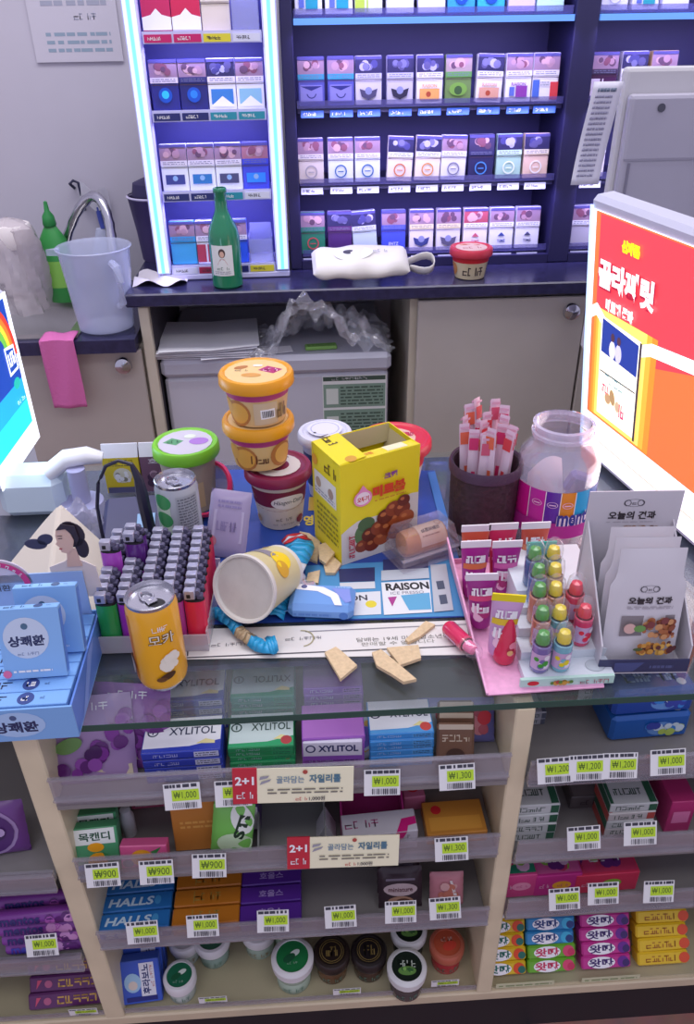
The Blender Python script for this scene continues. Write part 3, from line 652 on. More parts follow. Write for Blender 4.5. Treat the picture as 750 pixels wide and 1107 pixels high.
rail(*B2, .652, [(600, 833, '1,200'), (634, 830, '1,200'), (670, 828, '1,200'), (722, 824)], .036)
rail(*B2, .522, [(631, 906), (692, 901)], .034)
rail(*B2, .410, [(610, 972), (652, 966), (712, 964)], .034)
rail(*B0, .352, [(45, 1022)], .03); rail(*B0, .515, [], .03)
m = MB(); m.box(B1[0], B1[1], .0035, .005, .207, .2165, RAIL); r = m.build('price_rail', t)
for q in ((230, 1081), (375, 1072), (481, 1063)): price_tag(r, *q, h=.014, y=.003)
m = MB(); m.box(B0[0], B0[1], .0035, .005, .207, .2165, RAIL); r = m.build('price_rail', t); price_tag(r, 90, 1094, h=.014, y=.003)
for px, py, L in ((600, 1063, .08), (660, 1058, .08)):
    pass
# promotion cards hooked over the rails
def promo(px, py, label, w=.122, h=.041):
    p = Y(px, py, -.0175); m = MB(); m.X = Matrix.Translation(p) @ Matrix.Rotation(R(2.5), 4, 'Y') @ Matrix.Rotation(R(-14), 4, 'X')
    m.box(-w/2+.02, w/2, 0, .001, -h/2, h/2, M('#f2eecb', .45)); m.box(-w/2, -w/2+.0245, -.0004, .001, -h/2, h/2+.001, M('#c3283a', .45))
    a = plane(m, (0, -.0004, 0), (1, 0, 0), (0, 0, 1)); a.text('2+1', -w/2+.012, .007, .010, W, w=.019, bold=.03); a.scrawl(-w/2+.012, -.010, .017, .008, W, 3)
    bl = M('#6f8fa8'); a.text('골라담는', -.003, .0075, .0085, bl, w=.028); a.text('자일리톨', .032, .008, .010, M('#4f7a90'), w=.032, bold=.03)
    a.poly([(-.034, .002), (-.024, .006), (-.022, .009), (-.032, .006)], GRY); a.poly([(-.034, .008), (-.026, .01), (-.024, .013), (-.033, .012)], GRY)
    a.lines(-.026, -.010, .05, -.002, 2, M('#77746a'), .4); a.scrawl(.008, -.0155, .012, .004, RED, 3); a.text('1,000원', .024, -.0155, .0055, INK); a.disc(.012, .0165, .0025, M('#b04c40'))
    tag(m.build('promotion_card'), label, 'promotion card')
promo(317, 849, 'cream and red 2+1 card on the top rail under the green gum stack')
promo(371, 921, 'cream and red 2+1 card on the second rail, lower of the two cards')

# ---------------------------------------------------------------- gum packs in stacks
def gum(top, side, w=.082, d=.048, h=.0100, name='XYLITOL', inkc='#20284a', side2=None, dot=None, flip=False):
    m = MB(); m.box(-w/2, w/2, -d/2, d/2, 0, h, M(side, .35), .0008); f = faces(m, w, d, h); a = f['top']; a.l = .00012
    if top: a.rect(-w/2+.001, -d/2+.001, w/2-.001, d/2-.001, M(top, .35))
    if name:
        a.text(name, .010, .004, .0105, M(inkc), w=w*.60, bold=.012, rot=180 if flip else 0); a.ring(-w*.385, .004, .0052, .0016, M(inkc)); a.rect(-w*.385-.0007, .001, -w*.385+.0007, .007, M(inkc))
        a.poly([(-w/2+.001, -d/2+.001), (w/2-.001, -d/2+.001), (w/2-.001, -d/2+.014), (w*.1, -d/2+.007), (-w/2+.001, -d/2+.006)], M(side2 or side, .35))
        a.poly([(w*.18, -d/2+.010), (w*.3, -d/2+.016), (w*.42, -d/2+.013), (w*.42, -d/2+.009)], M('#e8dc9a'))
    if dot: a.disc(w*.38, -d*.33, .006, M(dot))
    a = f['front']; a.l = .00012
    for x, v in ((-w*.2, .026), ): a.scrawl(x, 0, v, h*.4, M('#cfd4ee'), 4, 3)
    a.rect(w*.16, -h*.38, w*.47, h*.38, M('#c9cbe4' if side2 is None else side2)); a.lines(w*.18, -h*.3, w*.45, h*.3, 2, M(inkc), .4)
    return m
def stack(px, py, z, n, base, nm, top, side, kw={}, rz=0, label_at='', rear=0, dz=None, cx=None):
    p = Z(px, py, z) if cx is None else Vector(cx); h = kw.get('h', .0115); rr = random.Random(int(px+py))
    m0 = None
    for i in range(n):
        k = n-1-i; pk = dict(kw)
        if k and 'name' not in kw: pass
        if m0 is None: m0 = gum(top, side, **pk).build('gum_pack'); o = m0
        else: o = m0.copy(); C0.objects.link(o)
        o.location = (p.x+rr.uniform(-.001, .001), p.y+kw.get('d', .048)/2+rr.uniform(-.0012, .0012), z+.0004+i*(h+.0004)); o.rotation_euler = (0, 0, R(rz+rr.uniform(-.8, .8)))
        tag(o, '%s, %s, %s' % (nm, ORD[min(k, 7)], label_at), 'gum', 'gum packs stacked '+label_at)
    return p
# top shelf, front row
stack(200, 845, .640, 4, 0, 'blue gum pack with white top', '#e9e9ee', '#2c3fae', dict(), 1, 'blue front stack')
stack(206, 790, .640, 4, 0, 'blue gum pack with white top', '#e9e9ee', '#2c3fae', dict(), 1, 'blue rear stack under the glass')
stack(285, 833, .640, 5, 0, 'green gum pack with pale top', '#cfe0dc', '#1f9456', dict(w=.070, h=.0070, inkc='#24443c', side2='#2aa468', dot='#b83a40'), 0, 'green front stack')
stack(287, 784, .640, 5, 0, 'green gum pack upside down', '#c4d8dc', '#2b8f7c', dict(w=.072, h=.0085, inkc='#30505a', side2='#2aa07c', flip=True), 0, 'green rear stack under the glass')
stack(361, 832, .640, 5, 0, 'purple gum pack', '#b070c4', '#a05cc0', dict(w=.066, h=.0095, name='', side2='#b078cc'), 0, 'purple front stack')
stack(362, 784, .640, 6, 0, 'purple gum pack', '#a474c8', '#8f5cc0', dict(w=.066, h=.0095, name='', side2='#a878cc'), 0, 'purple rear stack under the glass')
stack(434, 828, .640, 6, 0, 'light blue gum pack with white top', '#e6e8ee', '#3f94dc', dict(w=.068, h=.0078, side2='#58a4e2', dot='#d0443c'), 0, 'stack beside the chocolate bars')
# one more purple pack propped upright in front, its white face out
m = MB(); w_, h_ = .062, .026; m.box(-w_/2, w_/2, -.005, .005, 0, h_, M('#d8d4e4', .35), .001); f = faces(m, w_, .01, h_)['front']; f.text('XYLITOL', .006, .004, .009, NAVY, w=.042, bold=.03); f.ring(-.023, .004, .0045, .0015, NAVY); f.rect(-w_/2, -h_/2+.001, w_/2, -h_/2+.007, M('#8a4cb4'))
p = Z(361, 829, .6412); tag(m.build('gum_pack', loc=(p.x-.001, p.y-.003, .6605), rot=(R(-4), 0, R(-2))), 'white faced gum pack standing in front of the purple stack', 'gum')
# clear tray ends
# grape candy bags
def bagm(w, h, d, col, art, n=14, gusset='#d8cfc0'):
    m = MB(); B = M(col, .3)
    def fn(u, v, s=1):
        x = (u-.5)*w; z = v*h; e = max(0, 1-(2*abs(u-.5))**3)*max(0, 1-(2*abs(v-.5))**4)
        return Vector((x*(1+.01*math.sin(30*v)), -s*d/2*e**.6, z))
    for s in (1, -1): m.grid(lambda u, v: fn(u, v, s), n, n, B)
    art(Art(m, lambda x, y, l: fn(min(1, max(0, x/w+.5)), min(1, max(0, y/h)))+Vector((0, -.0006-l, 0))))
    return m
def grape(a, w, h):
    dk = [M('#5c1a6e', .2), M('#7a2c8e', .2), M('#471458', .2), M('#8f48a4', .2)]
    a.poly([(-w/2+.004, h*.05), (w/2-.004, h*.05), (w/2-.004, h*.2), (0, h*.16), (-w/2+.004, h*.24)], M('#e0d2b4'))
    rr = random.Random(5)
    for i in range(22):
        v = rr.random(); a.disc(-w*.1+w*.5*v+rr.uniform(-.010, .010), h*.22+h*.55*v*rr.uniform(.6, 1.1), .0075, dk[i % 4], n=12)
    a.disc(-w*.34, h*.2, .008, dk[0]); a.disc(-w*.18, h*.15, .006, dk[1]); a.disc(-w*.25, h*.48, .015, M('#6f9a52'), .008, rot=20); a.scrawl(0, h*.9, w*.5, h*.08, W, 4)
for i, (px, py, rx, rz, lab) in enumerate(((104, 846, -26, 3, 'purple grape candy bag at left end of the top shelf, frontmost'), (142, 830, -24, -8, 'purple grape candy bag partly behind the frontmost grape bag'))):
    p = Z(px, py, .6412); m = bagm(.088, .095, .016, '#8c4aa0' if i else '#a486b4', lambda a: grape(a, .088, .095)); tag(m.build('candy_bag', loc=(p.x, p.y, .6420), rot=(R(rx), 0, R(rz))), lab, 'candy bag', 'grape candy bags')
for i, (px, py) in enumerate(((112, 792), (150, 788))):
    p = Z(px, py, .65); m = bagm(.07, .065, .016, '#7f7c96', lambda a: (a.blobs(-.03, .008, .03, .05, [M('#b06a80'), M('#6fa070'), M('#c8a8b8'), M('#6a4480')], 16, .009, i), a.rect(-.02, .05, .02, .062, M('#d8dce8'))))
    tag(m.build('candy_bag', loc=(p.x, p.y+.03, .6420), rot=(R(-18), 0, R(6-12*i))), '%s fruit candy bag seen through glass behind the grape bags' % ('left' if not i else 'right'), 'candy bag', 'grape candy bags')
# mottled bags added under the glass, standing in for its coloured reflections
p = Z(405, 752, .70)
m = bagm(.11, .05, .02, '#a8b4b8', lambda a: (a.blobs(-.05, .006, .05, .046, [M('#5aa0d8'), M('#b8c868'), M('#d8b058'), M('#7c6cc8'), M('#c8d8d8')], 30, .012, 4), a.disc(-.01, .02, .011, M('#4a66b8'))))
tag(m.build('reflection_bag', loc=(.075, .035, .6420), rot=(R(-35), 0, R(2))), 'added aqua and yellow bag for reflections in the glass under the wafer pieces', 'snack bag', 'bags added for reflections in the glass')
m = bagm(.085, .05, .02, '#6f70b0', lambda a: (a.blobs(-.04, .006, .04, .046, [M('#c87850'), M('#b85868'), M('#6a78c8'), M('#d88890')], 26, .010, 8), a.disc(.03, .03, .008, M('#d03848'))))
tag(m.build('reflection_bag', loc=(.148, .05, .6420), rot=(R(-30), 0, R(-3))), 'added blue and orange bag for reflections in the glass left of the pink tray', 'snack bag', 'bags added for reflections in the glass')
# brown chocolate sticks
for i in range(3):
    p = Z(492, 833, .6412); m = MB(); m.box(-.02, .02, -.006, .006, 0, .05-.0*i, M('#7a5a48', .35), .003); f = faces(m, .04, .012, .05)['front']; f.rect(-.018, .028, .018, .022, M('#d0c0a8')); f.scrawl(0, .012, .03, .008, M('#e0d0b8'), 4, i); f.disc(0, -.008, .01, M('#4c342c'), .008)
    tag(m.build('chocolate_stick', loc=(p.x+.003*i, p.y+.006+.016*i, .6412), rot=(R(-18), 0, R(-4))), 'brown wrapped chocolate bar, %s of three at the right end of the top shelf' % ['frontmost', 'middle one', 'rearmost'][i], 'chocolate bar', 'brown chocolate bars')

# ---------------------------------------------------------------- cartons
def carton(name, label, cat, loc, w, d, h, col, art, rot=(0, 0, 0), group=None, r=.001):
    m = MB(); m.box(-w/2, w/2, -d/2, d/2, 0, h, M(col, .38), r); art(faces(m, w, d, h)); return tag(m.build(name, loc=loc, rot=rot), label, cat, group)
def onto(px, py, z, d=0, dz=.0005): p = Z(px, py, z+dz); return (p.x, p.y+d/2, z+dz)
LEM = M('#f2a91c', .4)
def lozenge(body, dark):
    def f(F):
        a = F['front']; a.rect(-.022, .008, .022, .028, M('#e6ece6')); a.text('목캔디', 0, .018, .011, M('#24543c'), w=.034, bold=.03); a.disc(.0, .004, .009, LEM, .006); a.disc(.002, -.014, .0125, LEM, .011)
        a.poly([(.006, -.002), (.022, -.014), (.012, -.018)], M('#3c8a4c')); a.disc(-.016, -.022, .008, M('#3f7cc0'), .005); a.rect(.006, -.027, .023, -.02, M('#e8f0e8'))
    return f
for i in range(2):
    carton('lozenge_box', 'green lozenge box with yellow lemons, %s of two on the second shelf' % ('front' if not i else 'rear'), 'lozenges', (lambda q: (q[0]-.004*i, q[1]+.018*i, q[2]))(onto(109, 938, .515)), .05, .014, .058, '#4c9c6c', lozenge('g', 1), (R(-16), 0, R(3)), 'green lozenge boxes')
def pinkloz(F):
    a = F['front']; a.disc(-.002, .002, .0125, LEM, .011); a.poly([(.008, .01), (.02, .016), (.012, .004)], M('#3c8a4c')); a.scrawl(.014, -.008, .02, .01, W, 3, 2); a.disc(-.018, -.005, .006, M('#39405c'), .005); a.rect(-.024, -.0165, .024, -.012, M('#c82c68'))
carton('lozenge_box', 'pink lozenge box with a yellow lemon beside the green ones', 'lozenges', onto(159, 938, .515), .052, .014, .036, '#dc5f96', pinkloz, (R(-14), 0, R(-2)))
carton('lozenge_box', 'pink lozenge box lying behind the pink lemon box', 'lozenges', (Z(159, 905, .515).x, .10, .5155), .05, .03, .03, '#d0638c', lambda F: (F['top'].disc(0, 0, .01, LEM), F['front'].rect(-.02, -.01, .02, -.002, W)), (0, 0, R(3)))
m = MB(); m.lathe([(0, 0), (.008, 0), (.0085, .03), (.006, .036), (.006, .042), (0, .043)], M('#c4c6cc'), 16); tag(m.build('nasal_stick', loc=(Z(140, 905, .515).x, .052, .5155)), 'small grey capped stick standing behind the pink lemon box', 'stick')
OR = '#c07c34'
for i in range(3):
    carton('candy_box', 'orange brown candy box, %s of three behind the green gum pouch' % ['front', 'middle', 'rear'][i], 'candy', (Z(222, 915, .515).x-.002, .035+.03*i, .5156), .062, .026, .075-.0*i, OR, lambda F: (F['front'].lines(-.022, -.005, .022, .008, 2, M('#d8a050'), .5), F['top'].rect(-.026, -.008, .026, .008, M('#cc9040'))), (R(-8), 0, R(1)), 'orange brown candy boxes')
m = bagm(.046, .068, .012, '#7cc85c', lambda a: (a.disc(.004, .016, .02, M('#cde8c0'), .015), a.disc(.01, .05, .012, M('#eef4ea'), .02, rot=20), a.text('STI', .010, .040, .012, M('#1d3a24'), w=.032, rot=78, bold=.05)))
p = Z(252, 908, .515); tag(m.build('gum_pouch', loc=(p.x, .012, .5262), rot=(R(-12), R(7), R(-4))), 'bright green gum pouch tilted beside the upper promotion card', 'gum')
carton('candy_box', 'dark purple box behind the green gum pouch', 'candy', (Z(268, 912, .515).x, .06, .5155), .03, .03, .045, '#4c2a72', lambda F: F['front'].rect(.004, -.02, .013, .02, W))
# grey tray with a dark green pack at the back
def tray(name, label, loc, w, d, h, col, rz=0, th=.002, group=None, back=None, rx=0, cat='tray'):
    m = MB(); B = M(col, .4); hb = back or h
    m.box(-w/2, w/2, -d/2, d/2, 0, th, B); m.box(-w/2, w/2, -d/2, -d/2+th, th, h*.5, B); m.box(-w/2, w/2, d/2-th, d/2, th, hb, B)
    for s in (-1, 1): x = s*(w/2-th/2); m.add([(x-th/2, -d/2+th, th), (x-th/2, d/2-th, th), (x-th/2, d/2-th, h), (x-th/2, -d/2+th, h*.5), (x+th/2, -d/2+th, th), (x+th/2, d/2-th, th), (x+th/2, d/2-th, h), (x+th/2, -d/2+th, h*.5)], [(0, 1, 2, 3), (4, 7, 6, 5), (0, 3, 7, 4), (1, 5, 6, 2), (3, 2, 6, 7), (0, 4, 5, 1)], B)
    return tag(m.build(name, loc=loc, rot=(R(rx), 0, R(rz))), label, cat, group)
p = Z(316, 925, .515); tray('display_tray', 'empty grey carton tray below the upper promotion card', (p.x, .07, .5156), .078, .13, .05, '#8f9190', 1)
carton('gum_pack', 'dark green gum pack in the empty grey tray', 'gum', (p.x, .11, .519), .07, .045, .03, '#1f6b4e', lambda F: (F['front'].scrawl(-.015, 0, .03, .016, M('#cfe0d8'), 4), F['front'].rect(.008, -.012, .034, .012, M('#7f9a9a')), F['top'].rect(-.03, -.02, .03, .02, M('#2a7c5c'))))
# magenta tray and box
p = Z(404, 915, .515)
tray('display_tray', 'magenta carton tray under the second tag of the top rail', (p.x, .085, .5156), .074, .12, .055, '#b0307c', 0)
carton('mint_box', 'pale pink mint box lying in the magenta tray', 'mints', (p.x, .115, .519), .064, .045, .026, '#c49cb8', lambda F: (F['top'].lines(-.02, -.01, .02, .01, 2, M('#a0708c')), F['top'].rect(-.03, .014, .03, .02, M('#c02878'))), (0, 0, R(1)))
p = Z(412, 916, .515)
carton('mint_box', 'white mint box with a bent magenta stripe behind the lower card', 'mints', (p.x-.002, .022, .5158), .085, .03, .032, '#cfccd6', lambda F: (F['front'].scrawl(-.016, .004, .04, .009, INK, 6), F['front'].scrawl(.03, .004, .012, .012, GRY, 2), F['top'].scrawl(-.02, 0, .04, .01, M('#b04880'), 4),
    F['front'].poly([(.002, -.016), (.012, .004), (.018, .0155), (.03, .0155), (.026, .006), (.014, -.016)], M('#d01c7c')), F['top'].poly([(.018, -.015), (.026, .002), (.042, .004), (.042, -.006), (.032, -.008), (.03, -.015)], M('#d01c7c'))), (0, 0, R(3)))
p = Z(345, 905, .515); m = MB(); m.add([(-.012, -.005, 0), (.012, -.005, 0), (.0, -.005, .03), (-.012, .02, 0), (.012, .02, 0), (0, .02, .03)], [(0, 1, 2), (3, 5, 4), (0, 2, 5, 3), (1, 4, 5, 2), (0, 3, 4, 1)], M('#cfcfd8')); tag(m.build('paper_sleeve', loc=(p.x+.008, .03, .5156)), 'small white folded sleeve standing behind the lower promotion card', 'sleeve')
# orange upright box and one lying
def orbox(F): a = F['front']; a.rect(.004, -.024, .0185, .024, M('#d8d2c4')); a.scrawl(.011, 0, .04, .011, INK, 5, rot=90, wt=.16); a.disc(-.008, -.008, .009, M('#b8502c'), .006)
for i in range(2):
    carton('candy_box', 'upright orange candy box with black lettering, %s of two' % ('front' if not i else 'rear'), 'candy', (Z(499, 890, .515).x+.001*i, .095+.024*i, .5156), .038, .02, .06, '#e09a2c', orbox, (R(-6), 0, R(-3)), 'upright orange candy boxes')
carton('candy_box', 'orange candy box lying behind the second rail at the right end', 'candy', (Z(497, 912, .515).x-.004, .035, .5156), .07, .045, .018, '#c88838', lambda F: (F['top'].rect(-.03, -.018, .03, .0, M('#d89a40')), F['top'].disc(-.02, .01, .006, RED)), (0, 0, R(1)))
carton('candy_box', 'small pink candy box beside the orange one on the second shelf', 'candy', (Z(452, 912, .515).x, .075, .5156), .026, .03, .024, '#c06a8c', lambda F: F['top'].ring(0, 0, .007, .002, RED), (0, 0, R(4)))

# third shelf
def rows(name, label, cat, group, x, y0, n, w, d, h, z, col, art, rx=0, rz=0, dy=None, dx=0., ords=None):
    m0 = None
    for i in range(n):
        if m0 is None: m = MB(); m.box(-w/2, w/2, -d/2, d/2, 0, h, M(col, .36), .0012); art(faces(m, w, d, h)); o = m0 = m.build(name)
        else: o = m0.copy(); C0.objects.link(o)
        o.location = (x+dx*i, y0+i*(dy or d+.002), z); o.rotation_euler = (R(rx), 0, R(rz)); tag(o, label % (ords or ['frontmost', 'second from the front', 'third from the front', 'fourth from the front'])[i], cat, group)
def halls(F):
    a = F['top']; a.text('HALLS', -.004, 0, .011, M('#cfe6f6'), w=.054, bold=.03, shear=.2); a.disc(.028, 0, .004, M('#49a0dc'), .006)
def halls_f(F):
    halls(F); a = F['front']; a.text('호올스', -.012, 0, .011, M('#cfe6f6'), w=.04, bold=.03); a.poly([(.012, -.007), (.036, -.007), (.036, .006), (.02, .008)], M('#9fc8ea')); a.rect(-.036, .0065, .036, .0085, M('#5aa8e0'))
xx = Z(148, 992, .378).x
rows('throat_candy', 'blue throat candy pack with white letters, %s on the third shelf', 'candy', 'blue throat candies', xx, .014, 4, .091, .022, .022, .3786, '#2a78c4', halls_f, 0, 2)
xx = Z(226, 988, .378).x
rows('throat_candy', 'orange throat candy pack, %s beside the blue ones', 'candy', 'orange throat candies', xx, .014, 4, .081, .022, .024, .3786, '#c87a24', lambda F: (F['top'].scrawl(0, 0, .034, .010, M('#b89848'), 4), F['front'].rect(-.034, -.002, .034, .002, M('#e0a850')), F['top'].rect(-.017, -.008, -.016, .008, M('#b89848'))), 0, 1)
xx = Z(294, 982, .378).x
rows('throat_candy', 'purple throat candy pack with white letters, %s beside the orange ones', 'candy', 'purple throat candies', xx, .014, 4, .075, .022, .022, .3786, '#5a2c9a', lambda F: (F['top'].text('호올스', 0, 0, .009, M('#b8a0dc'), w=.03, bold=.02), F['front'].text('호올스', 0, .001, .009, M('#b8a0dc'), w=.03, bold=.02)), 0, 1)
xx = Z(431, 968, .378).x
for i in range(2):
    m = bagm(.054, .058, .012, '#3a2c34', lambda a: (a.disc(0, .03, .021, M('#c8b4b8'), .009), a.text('miniature', 0, .030, .006, M('#5c2838'), w=.03), a.disc(0, .013, .016, M('#b08870'), .008), a.disc(.003, .013, .009, M('#5c3a2c'), .005), a.rect(-.018, .042, .018, .045, M('#7a7080'))))
    tag(m.build('chocolate_pouch', loc=(xx, .022+.02*i, .3795), rot=(R(-20), 0, R(-1))), 'dark chocolate pouch with a white oval, %s of two' % ('front' if not i else 'rear'), 'chocolate', 'dark chocolate pouches')
xx = Z(480, 966, .378).x
m = bagm(.042, .048, .012, '#c88490', lambda a: (a.blobs(-.016, .004, .016, .038, [M('#e0b0b0', .2), M('#d8909c', .2), M('#c87a68', .2)], 14, .006, 2), a.poly([(.004, .002), (.008, .02), (.003, .04), (.006, .04), (.012, .02), (.008, .002)], M('#f0e4e4', .2))))
tag(m.build('foil_pack', loc=(xx, .022, .3795), rot=(R(-18), 0, R(-2))), 'shiny pink foil candy pack at the right end of the third shelf', 'candy')

# bottom shelf
def flav(F):
    a = F['front']; a.rect(.0, -.024, .019, .029, M('#dcdfe8')); a.text('후라보노', .0075, .004, .0105, M('#20306c'), w=.046, rot=90, bold=.03); a.scrawl(.0155, .008, .034, .004, M('#b04838'), 6, rot=90); a.disc(-.010, .0, .011, M('#9cc4e0'), .015); a.disc(-.010, -.004, .006, M('#d8ccc0'), .007); a.rect(-.02, -.029, .02, -.022, M('#202a78'))
for i in range(3):
    carton('gum_box', 'blue and white gum box standing upright on the bottom shelf, %s of three' % ['front', 'middle', 'rear'][i], 'gum', (Z(157, 1078, .2065).x, .018+.02*i, .2132), .052, .016, .066, '#3a5cc0', flav, (R(-20), 0, R(4)), 'blue and white gum boxes')
def tub(px, py, rim, disc, body, label, art=None, h=.046, r=.0185, z=.2068, yy=None, look=1, group=None):
    r *= 1.08; p = Z(px, py, z); t_ = thing('gum_tub', label, 'gum tub', (p.x, p.y+r if yy is None else yy, z), (R(0), 0, R(px % 7-3)), group); m = MB(); B = M(body, .25)
    m.lathe([(0, 0), (r*.86, 0), (r*.92, .003), (r*.92, .018), (r*.86, .021), (r*.92, .024), (r*.9, h-.016)], B, 28); wrap(m, lambda q: r*.92).scrawl(0, .011, .03, .008, M('#5f8a78') if look else M('#8c7448'), 4); m.build('tub_body', t_)
    m = MB(); Rm = M(rim, .35); m.lathe([(r*.9, h-.016), (r*1.1, h-.015), (r*1.12, h-.003), (r*1.02, h), (r*.86, h+.0008), (r*.84, h-.0008), (0, h-.0008)], Rm, 32, mats=[Rm]*5+[M(disc, .35)])
    a = plane(m, (0, 0, h-.0006), (1, 0, 0), (0, 1, 0)); a.l = .0003
    if look == 1: a.disc(.003, .004, r*.3, M('#dfe8e2'), r*.16, rot=30); a.disc(-.004, -.002, r*.35, M('#1a5a3a'), r*.2, rot=30); a.scrawl(0, -.009, .014, .003, M('#bcd8c8'), 4)
    elif look == 2: a.ring(0, 0, r*.6, .0008, M('#8f7a44')); a.ring(0, 0, r*.72, .0006, M('#8f7a44')); a.scrawl(0, 0, r*.7, r*.6, M('#8f7a44'), 3, int(px), .1)
    elif look == 3: a.scrawl(0, .003, r*1.0, r*.4, M('#d8e4d4'), 4, 9); a.disc(0, -.006, r*.5, M('#6a9a4c'), r*.25); a.blobs(-.01, -.01, .01, .0, [M('#8cc060'), M('#3c6c3c')], 8, .003)
    elif look == 4: a.disc(.003, -.004, r*.45, M('#d84838'), r*.3, rot=20); a.scrawl(0, .005, .016, .006, M('#f0c8b8'), 4)
    m.build('tub_lid', t_); return t_
tub(196, 1088, '#d8d6d8', '#1f6a4c', '#b9c4bc', 'white tub with a small dark green lid disc beside the upright blue gum box', r=0.0182, h=0.04186)
tub(201, 1047, '#d8d6d8', '#d4d2d4', '#b9c4bc', 'white lidded gum tub behind the small green disc tub', look=0, r=0.0185, h=0.04255)
tub(231, 1050, '#d8d6d8', '#3a6a54', '#8fa89c', 'white lidded gum tub right of the small green disc tub, half under the third rail', r=0.0205, h=0.04715)
tub(281, 1040, '#d8d6d8', '#d8d6d8', '#a4b8a8', 'white lidded gum tub at mid shelf, pale disc, half under the third rail', look=0, r=0.0205, h=0.04715)
tub(318, 1078, '#dcdadc', '#1f7a44', '#a8bca8', 'white tub with a large bright green lid disc, in front at mid shelf', r=0.0236, h=0.05428)
tub(312, 1030, '#d8d6d8', '#2f7a50', '#a8bca8', 'white gum tub hidden under the rail behind the large bright green disc tub', r=0.021, h=0.0483)
tub(360, 1067, '#2a1f1c', '#241a18', '#6a4c34', 'dark brown gum tub with gold rings, left of the two dark tubs', look=2, r=0.0208, h=0.04784)
tub(400, 1065, '#241d1e', '#1f191b', '#4c382c', 'dark brown gum tub with gold rings, right of the two dark tubs', look=2, r=0.0205, h=0.04715)
tub(441, 1086, '#dcdcdc', '#17241c', '#4c4444', 'gum tub with a white rim and black green lid, frontmost on the shelf edge', look=3, r=0.022, h=0.0506)
tub(443, 1042, '#dcdcdc', '#17241c', '#3c4440', 'gum tub with a white rim and black green lid, behind its twin', look=3, r=0.021, h=0.0483)
tub(484, 1056, '#b8624c', '#c0583c', '#c03c44', 'orange red gum tub at right end of the bottom shelf', look=4, r=0.02, h=0.046)

# ---------------------------------------------------------------- left bay
def roll(F, w, txt, c, extra=None, g='front'):
    a = F[g]; a.text(txt, -.012, 0, .010, M(c), w=w*.42, bold=.04); extra and extra(a)
for i in range(4):
    for j in range(2):
        m = MB(); m.X = Matrix.Rotation(R(90), 4, 'Y'); m.lathe([(0, -.05), (.0085, -.05), (.0095, -.047), (.0095, .047), (.0085, .05), (0, .05)], M('#7c3a94', .35), 14)
        m.X = Matrix(); rad = .0095; a = Art(m, lambda x, y, l: Vector((x, -(rad+l)*math.cos(y/rad), (rad+l)*math.sin(y/rad))))
        a.blobs(.005, -.009, .045, .012, [M('#b05cb4'), M('#c890c8'), M('#5c2470')], 9, .007, i); a.text('mentos', -.020, .004, .010, M('#2a2468') if i != 3 else M('#3838a0'), w=.046, bold=.03)
        tag(m.build('mint_roll', loc=(-.345, .014+.021*j, .355+.0105+.0195*(3-i)), rot=(0, 0, R(2))), 'purple mint roll in the left bay, %s in the %s row' % (ORD[i], 'front' if not j else 'rear'), 'mint roll', 'purple mint rolls')
m = bagm(.075, .07, .02, '#6a3c84', lambda a: (a.disc(0, .035, .03, M('#9a80b0')), a.disc(0, .035, .026, M('#4c2468')), a.blobs(-.024, .014, .024, .056, [M('#7a4c98'), M('#b098c4'), M('#382050')], 14, .007, 3)))
tag(m.build('candy_bag', loc=(-.375, .03, .521), rot=(R(-14), 0, R(4))), 'purple bag with a round emblem above the mint rolls in the left bay', 'candy bag')
for i in range(4):
    for j in range(1):
        w = .098; m = MB(); m.box(-w/2, w/2, -.009, .009, 0, .0215, M('#5c2a60', .35), .002); f = faces(m, w, .018, .0215)['front']; f.scrawl(.014, .0, .052, .010, M('#c8a04c'), 5, 4, .2); f.disc(-.024, 0, .005, M('#b05a80')); f.poly([(-.04, -.006), (-.032, .006), (-.038, .006)], M('#c84a6c'))
        tag(m.build('gum_stick_pack', loc=(-.353+.002*(i % 2), .018+.012*i, .2132+.0188*i), rot=(R(-32), 0, R(2-i))), 'purple and gold gum stick pack at lower left, %s of four' % ORD[3-i], 'gum', 'purple and gold gum stick packs')

# ---------------------------------------------------------------- right bay
def side_gum(cx, y, z, n, w, h, cols, group, where, d=.045, letter='#274a3c', txt=''):
    for i in range(n):
        col = cols[i % len(cols)]; m = MB(); m.box(-w/2, w/2, -d/2, d/2, 0, h, M(col[0], .4), .001); F = faces(m, w, d, h)
        F['front'].scrawl(-w*.08, 0, w*.6, h*.5, M(letter), 5, 3+i); F['front'].rect(w*.32, -h*.4, w*.48, h*.4, M(col[1])); F['top'].scrawl(-w*.05, -.005, w*.6, .009, M(letter), 5, 3); F['top'].rect(w*.33, -d*.46, w*.48, d*.46, M(col[1])); F['top'].rect(-w*.49, -d*.46, -w*.42, d*.46, M(col[1]))
        F['left'].rect(-d/2, -h/2, d/2, h/2, M(col[1]))
        tag(m.build('gum_pack', loc=(cx+.001*math.sin(i*3), y+d/2+.001*math.sin(5*i), z+.0005+i*(h+.0005)), rot=(0, 0, R(math.sin(i*4)))), 'gum pack with %s, %s, %s' % (col[2], ORD[n-1-i], where), 'gum', group)
gw = ('#c4c8c8', '#2a5c44', 'green ends')
side_gum(Y(578, 875, .02).x, .02, .500, 4, .058, .0155, [gw], 'green ended gum packs, left stack', 'second shelf, beside tall partition')
side_gum(Y(575, 803, .06).x, .07, .640, 2, .03, .010, [('#a9abb4', '#5a5f70', 'grey ends')], 'small grey packs', 'left end of right top shelf', d=.03)
side_gum(Y(648, 800, .08).x, .10, .640, 3, .055, .012, [gw], 'green ended gum packs, top shelf', 'behind the triple price tag')
side_gum(Y(686, 870, .02).x, .02, .500, 4, .056, .0135, [('#c8c4c4', '#b04a44', 'red ends'), gw], 'red and green ended gum packs', 'under the triple price tag')
